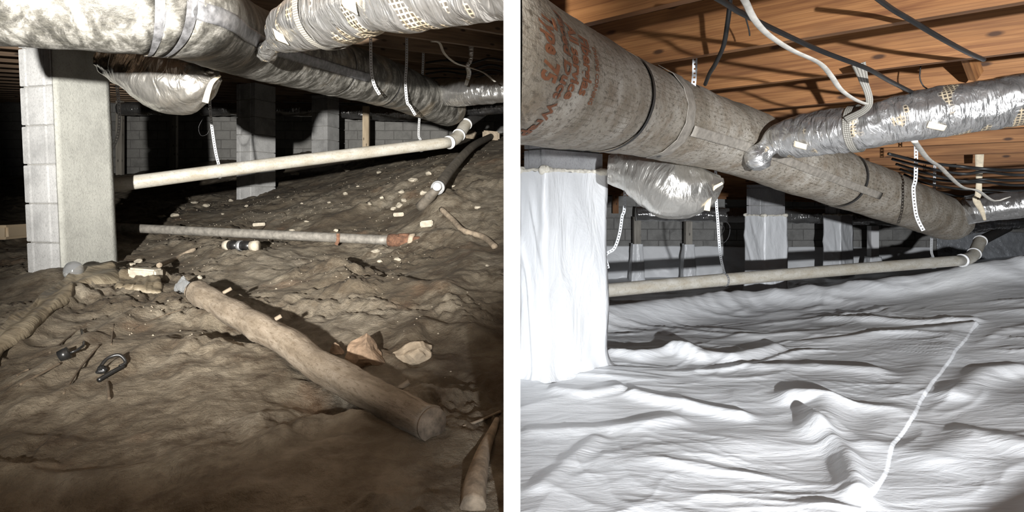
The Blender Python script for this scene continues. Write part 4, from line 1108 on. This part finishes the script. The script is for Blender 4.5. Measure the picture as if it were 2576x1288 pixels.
# old plastic sheeting half lying on the dirt
def sheet(name, label, edge_a, edge_b, n, k, lift, curl, seed):
    """a strip of film between two pixel polylines, resting on the dirt along edge_a and lifted along edge_b"""
    a = smooth_path([GL.hit(*q, False) for q in edge_a], n); b = smooth_path([GL.hit(*q, False) for q in edge_b], n)
    mlen = min(len(a), len(b))
    a = a[np.linspace(0, len(a) - 1, mlen).astype(int)]; b = b[np.linspace(0, len(b) - 1, mlen).astype(int)]
    f = np.linspace(0, 1, k)[None, :, None]
    Q = a[:, None] * (1 - f) + b[:, None] * f
    I, J = np.meshgrid(np.arange(mlen) / mlen, np.linspace(0, 1, k), indexing='ij')
    Q[..., 0] += pnoise(I * 7, J * 1.5, seed) * .02; Q[..., 1] += pnoise(I * 7, J * 1.5, seed + 1) * .02
    z = np.maximum(GL.z(Q[..., 0], Q[..., 1]), GL.z(Q[..., 0], Q[..., 1], False))
    for _ in range(6): z[1:-1] = (z[:-2] + 2 * z[1:-1] + z[2:]) / 4
    Q[..., 2] = z + lift + curl * np.clip((J - .5) / .5, 0, 1) ** 2 + .010 * pnoise(I * 12, J * 2, seed + 2)
    Q[:, 0, 2] -= lift; Q[0, :, 2] -= lift; Q[-1, :, 2] -= lift
    m = MB(); m.quad_grid(Q.reshape(-1, 3), k, mlen)
    o = m.build(name, M['dsheet'], smooth=True)
    md = o.modifiers.new('t', 'SOLIDIFY'); md.thickness = .005
    return tag(o, label, 'plastic sheet')
sheet('plastic_sheet', 'muddy old plastic sheet folded up in front of the big grey pier', [(-80, 960), (10, 895), (130, 805), (210, 750), (305, 725)], [(-90, 915), (0, 850), (110, 765), (200, 705), (292, 690)], 60, 14, .015, .03, 81)
sheet('plastic_sheet', 'muddy old plastic flap below the pale broken block', [(290, 738), (350, 740), (410, 738)], [(300, 712), (350, 706), (405, 718)], 26, 10, .012, .02, 84)

# ---------------------------------------------------------------- right space: liner sheets
vb = ground_mesh('floor_liner', M['liner'], GR, 1, 1.1, 12.5, 500, 430)
tag(vb, 'wrinkled white plastic vapour barrier covering the whole crawl space floor', 'liner')
# upper overlapping sheet: right edge follows the seam line
seam = [(2160, 1330), (2195, 1257), (2245, 1150), (2300, 1047), (2352, 965), (2405, 890), (2466, 813)]
SW = np.array([GR.hit(*q)[:2] for q in seam])
SW[0] = SW[1] + (SW[1] - SW[2]) * .9
ny, nx = 260, 300
yv = np.geomspace(SW[0, 1], SW[-1, 1], ny)
Xe = np.interp(yv, SW[:, 1], SW[:, 0]) + pnoise(yv * 3, yv * 0 + 2, 61) * .02
u = 1 - (1 - np.linspace(0, 1, nx)) ** 1.35
X = .03 + u[None] * (Xe[:, None] - .03); Y = np.repeat(yv[:, None], nx, 1)
ylast = yv[-1]
de = Xe[:, None] - X                       # distance from the seam edge
db = ylast - Y                             # distance from the rear edge
pxl = X / Y * F + CX
rear = sstep(1950, 2150, pxl)
edge = sstep(0, .02, de) * np.where(rear > 0, 1 - rear * (1 - sstep(0, .06, db)), 1)
edge = np.minimum(edge, 1)
puff = .012 * np.exp(-((de - .13) / .13) ** 2) + .02 * rear * np.exp(-((db - .08) / .10) ** 2)
wr = .004 * (1 - np.abs(pnoise(X * 3 + 5, Y * 2.2, 63)) * 3) * np.exp(-(de / .25) ** 2)
Z = GR.z(X, Y) + .004 + edge * (.004 + puff + wr) - (1 - edge) * .003
o = surf('overlap_liner', M['liner'], X, Y, Z)
tag(o, 'upper overlapping white plastic liner sheet with a puffed seam edge', 'liner')

# plastic-wrapped piers
def wrapped(label, xl, xc, xr, Y, Lr, ztop_wrap, zceil, mat, course, seed, flare=.06, group=None, clipx=None):
    c, r, l, Ll = pier_plan(xl, xc, xr, Y, Lr)
    mid = c + r * Lr / 2 + l * Ll / 2
    zg = min(float(GR.z(q.x, q.y)[0]) for q in (c, c + r * Lr, c + l * Ll, mid))
    t = thing('wrapped_pier', label, 'pier', (mid.x, mid.y, zg), group)
    z = ztop_wrap - .10
    while z < zceil - .03:
        z1 = min(z + course - .01, zceil)
        m = MB(); m.prism(block_plan(c + (r + l) * .012, r, l, Lr - .024, Ll - .024), z, z1)
        m.build('block', mat, t)
        z += course
    core = [c + (r + l) * .03, c + r * (Lr - .03) + l * .03, c + r * (Lr - .03) + l * (Ll - .03), c + l * (Ll - .03) + r * .03]
    m = MB(); m.prism(core, zg - .05, zceil - .01); m.build('mortar_core', M['mortar'], t)
    # film sleeve
    nside, nz = 26, 60
    cor = [c, c + r * Lr, c + r * Lr + l * Ll, c + l * Ll]
    nor = [-l, r, l, -r]
    ring = []; rn = []
    for k in range(4):
        a, b = cor[k], cor[(k + 1) % 4]
        for j in range(nside):
            f = j / nside
            ring.append(a.lerp(b, f)); n = nor[k]
            if j == 0: n = (nor[k] + nor[k - 1])
            rn.append(n)
    pts = []
    H = ztop_wrap - zg
    for i in range(nz):
        f = i / (nz - 1)
        for j, (q, n) in enumerate(zip(ring, rn)):
            ss = j / nside; zz = zg + f * H
            w = .012 * max(0, 1 - abs(mnoise.noise((ss * 1.6 + f * 1.5, f * 1.3 - ss * .5, seed))) * 4) + .003 * mnoise.noise((ss * 5, f * 5, seed + 3))
            w *= min(1, 4 * (1 - f) + .25)
            fr = math.exp(-f * H / .05)
            d = .008 + w + flare * fr * (1 + .6 * mnoise.noise((ss * 5, 1, seed)))
            ztop = 0
            if i == nz - 1: ztop = .018 * mnoise.noise((ss * 4, 7, seed))
            pts.append((q.x + n.x * d, q.y + n.y * d, zz + ztop + (.012 * fr if f == 0 else 0)))
    m = MB(); m.quad_grid(pts, 4 * nside, nz, None, closed=True)
    m.build('film_wrap', M['wrap'], t, True, clipx)
    # foam bead along the top edge
    m2 = MB()
    rr_ = random.Random(seed)
    C = []
    for k in range(4):
        a, b = cor[k], cor[(k + 1) % 4]
        for j in range(10): q = a.lerp(b, j / 10); C.append((q.x + rn[k * nside + 3].x * .006, q.y + rn[k * nside + 3].y * .006, ztop_wrap + .004 + .008 * mnoise.noise((k * 3 + j * .5, 0, seed))))
    C.append(C[0])
    Rb = [.010 + .014 * max(0, mnoise.noise((j * .45, 3, seed + 5))) + (.014 if j % 10 in (0, 9) else 0) for j in range(len(C))]
    C2, R2 = smooth_path(C, 160, [[x] for x in Rb])
    tube_mb(C2, R2[:, 0], 10, ringdisp(.004, 30, 1.5, seed), mb=m2)
    m2.build('foam_bead', M['foam'], t, True, clipx)
    return t
Yf = 3.93
wrapped('large white plastic-wrapped pier under the printed main duct', 1312, 1372, 1522, Yf, .60, ZC + (500 - 428) / F * Yf, ceilR(.4, 4.1), M['blockD'], .24, 1, .05, clipx=.02)
wrapped('white plastic-wrapped pier with bare block top, crossed by the drain pipe', 1875, 1924, 1978, 8.5, .40, ZC + (500 - 543) / F * 8.5, ceilR(3.4, 8.6) - .03, M['blockD'], .24, 2, .03)
wrapped('slim white plastic-wrapped pier standing between drain pipe and far duct', 2073, 2114, 2143, 10.8, .42, ZC + (500 - 541) / F * 10.8, ceilR(5.5, 11) - .03, M['blockD'], .24, 3, .03)

# lumber posts with film boots, standing at the right back wall
def booted_post(label, px, w, Y, py_top, py_wrap, mat, seed):
    X = (px - CX) / F * Y; zg = float(GR.z(X, Y)[0])
    zt = ZC + (500 - py_top) / F * Y; zw = ZC + (500 - py_wrap) / F * Y
    t = thing('lumber_post', label, 'post', (X, Y, zg))
    m = MB(); m.box((X, Y, (zg + zt) / 2), (0, 0, (zt - zg) / 2), (w / 2, 0, 0), (0, .07, 0)); m.build('stud', mat, t)
    ring = []
    for a, b in (((-1, -1), (1, -1)), ((1, -1), (1, 1)), ((1, 1), (-1, 1)), ((-1, 1), (-1, -1))):
        for j in range(8): f = j / 8; ring.append((a[0] * (1 - f) + b[0] * f, a[1] * (1 - f) + b[1] * f))
    pts = []
    nz = 18
    for i in range(nz):
        f = i / (nz - 1)
        for j, q in enumerate(ring):
            g_ = .03 + .035 * (1 - f) + .02 * mnoise.noise((j * .5, f * 4, seed)) * (1 - .5 * f)
            pts.append((X + q[0] * (w / 2 + g_), Y + q[1] * (.07 + g_), zg + f * (zw - zg)))
    m = MB(); m.quad_grid(pts, 32, nz, None, closed=True); m.build('film_boot', M['wrap'], t, True)
    return t
booted_post('grey lumber post in a film boot, beside the wrapped front pier', 1602, .13, 11.9, 545, 613, M['lumberG'], 5)
booted_post('grey lumber post in a film boot, below the silver duct bag', 1731, .12, 11.9, 555, 614, M['lumberG'], 6)
booted_post('white painted slim post between slim wrapped pier and loose strap', 2196, .14, 11.6, 568, 645, M['white'], 7)

# liner film fixed to the lower back wall
def wall_film(name, label, px0, px1, py_top0, py_top1, Y, mat, seed, amp=.03):
    n, k = 160, 24
    x0, x1 = (px0 - CX) / F * Y, (px1 - CX) / F * Y
    pts = []
    for i in range(n):
        x = x0 + (x1 - x0) * i / (n - 1)
        zt = ZC + (500 - (py_top0 + (py_top1 - py_top0) * i / (n - 1))) / F * Y + .012 * mnoise.noise((x * 3, 0, seed))
        zb = float(GR.z(x, Y)[0]) - .02
        for j in range(k):
            f = j / (k - 1)
            y = Y - .015 - amp * (1 - f) * (1.2 + mnoise.noise((x * 2.2 + f * .8, f * 2, seed))) - .012 * (1 - abs(mnoise.noise((x * 5 + f, f * 3, seed + 2))) * 2) * (1 - f ** 3)
            pts.append((x, y, zb + f * (zt - zb)))
    m = MB(); m.quad_grid(pts, k, n)
    o = m.build(name, mat, smooth=True); md = o.modifiers.new('t', 'SOLIDIFY'); md.thickness = .004
    return tag(o, label, 'liner')
wall_film('wall_liner', 'white liner film fastened along the lower back wall', 1420, 2345, 618, 622, 12.52, M['liner'], 41, .06)
wall_film('glossy_wall_film', 'glossy grey film covering the back wall beyond the pipe elbow', 2355, 2590, 578, 585, 12.50, M['gloss'], 44, .03)
# timber sill along the top of the right back wall
m = MB(); a_, b_ = P(1440, 478, 12.3), P(2420, 512, 12.3)
m.box((a_ + b_) / 2, (b_ - a_) / 2, (0, .06, 0), (0, 0, .075)); tag(m.build('sill_beam', M['joistR']), 'long pine sill beam lying on top of the lined back wall', 'beam')
post('wood_bracket', 'short pine bracket block below the sill beam by the wrapped front pier', 1548, .11, 12.2, GR, ZC + (500 - 490) / F * 12.2, M['joistR'], ZC + (500 - 537) / F * 12.2)
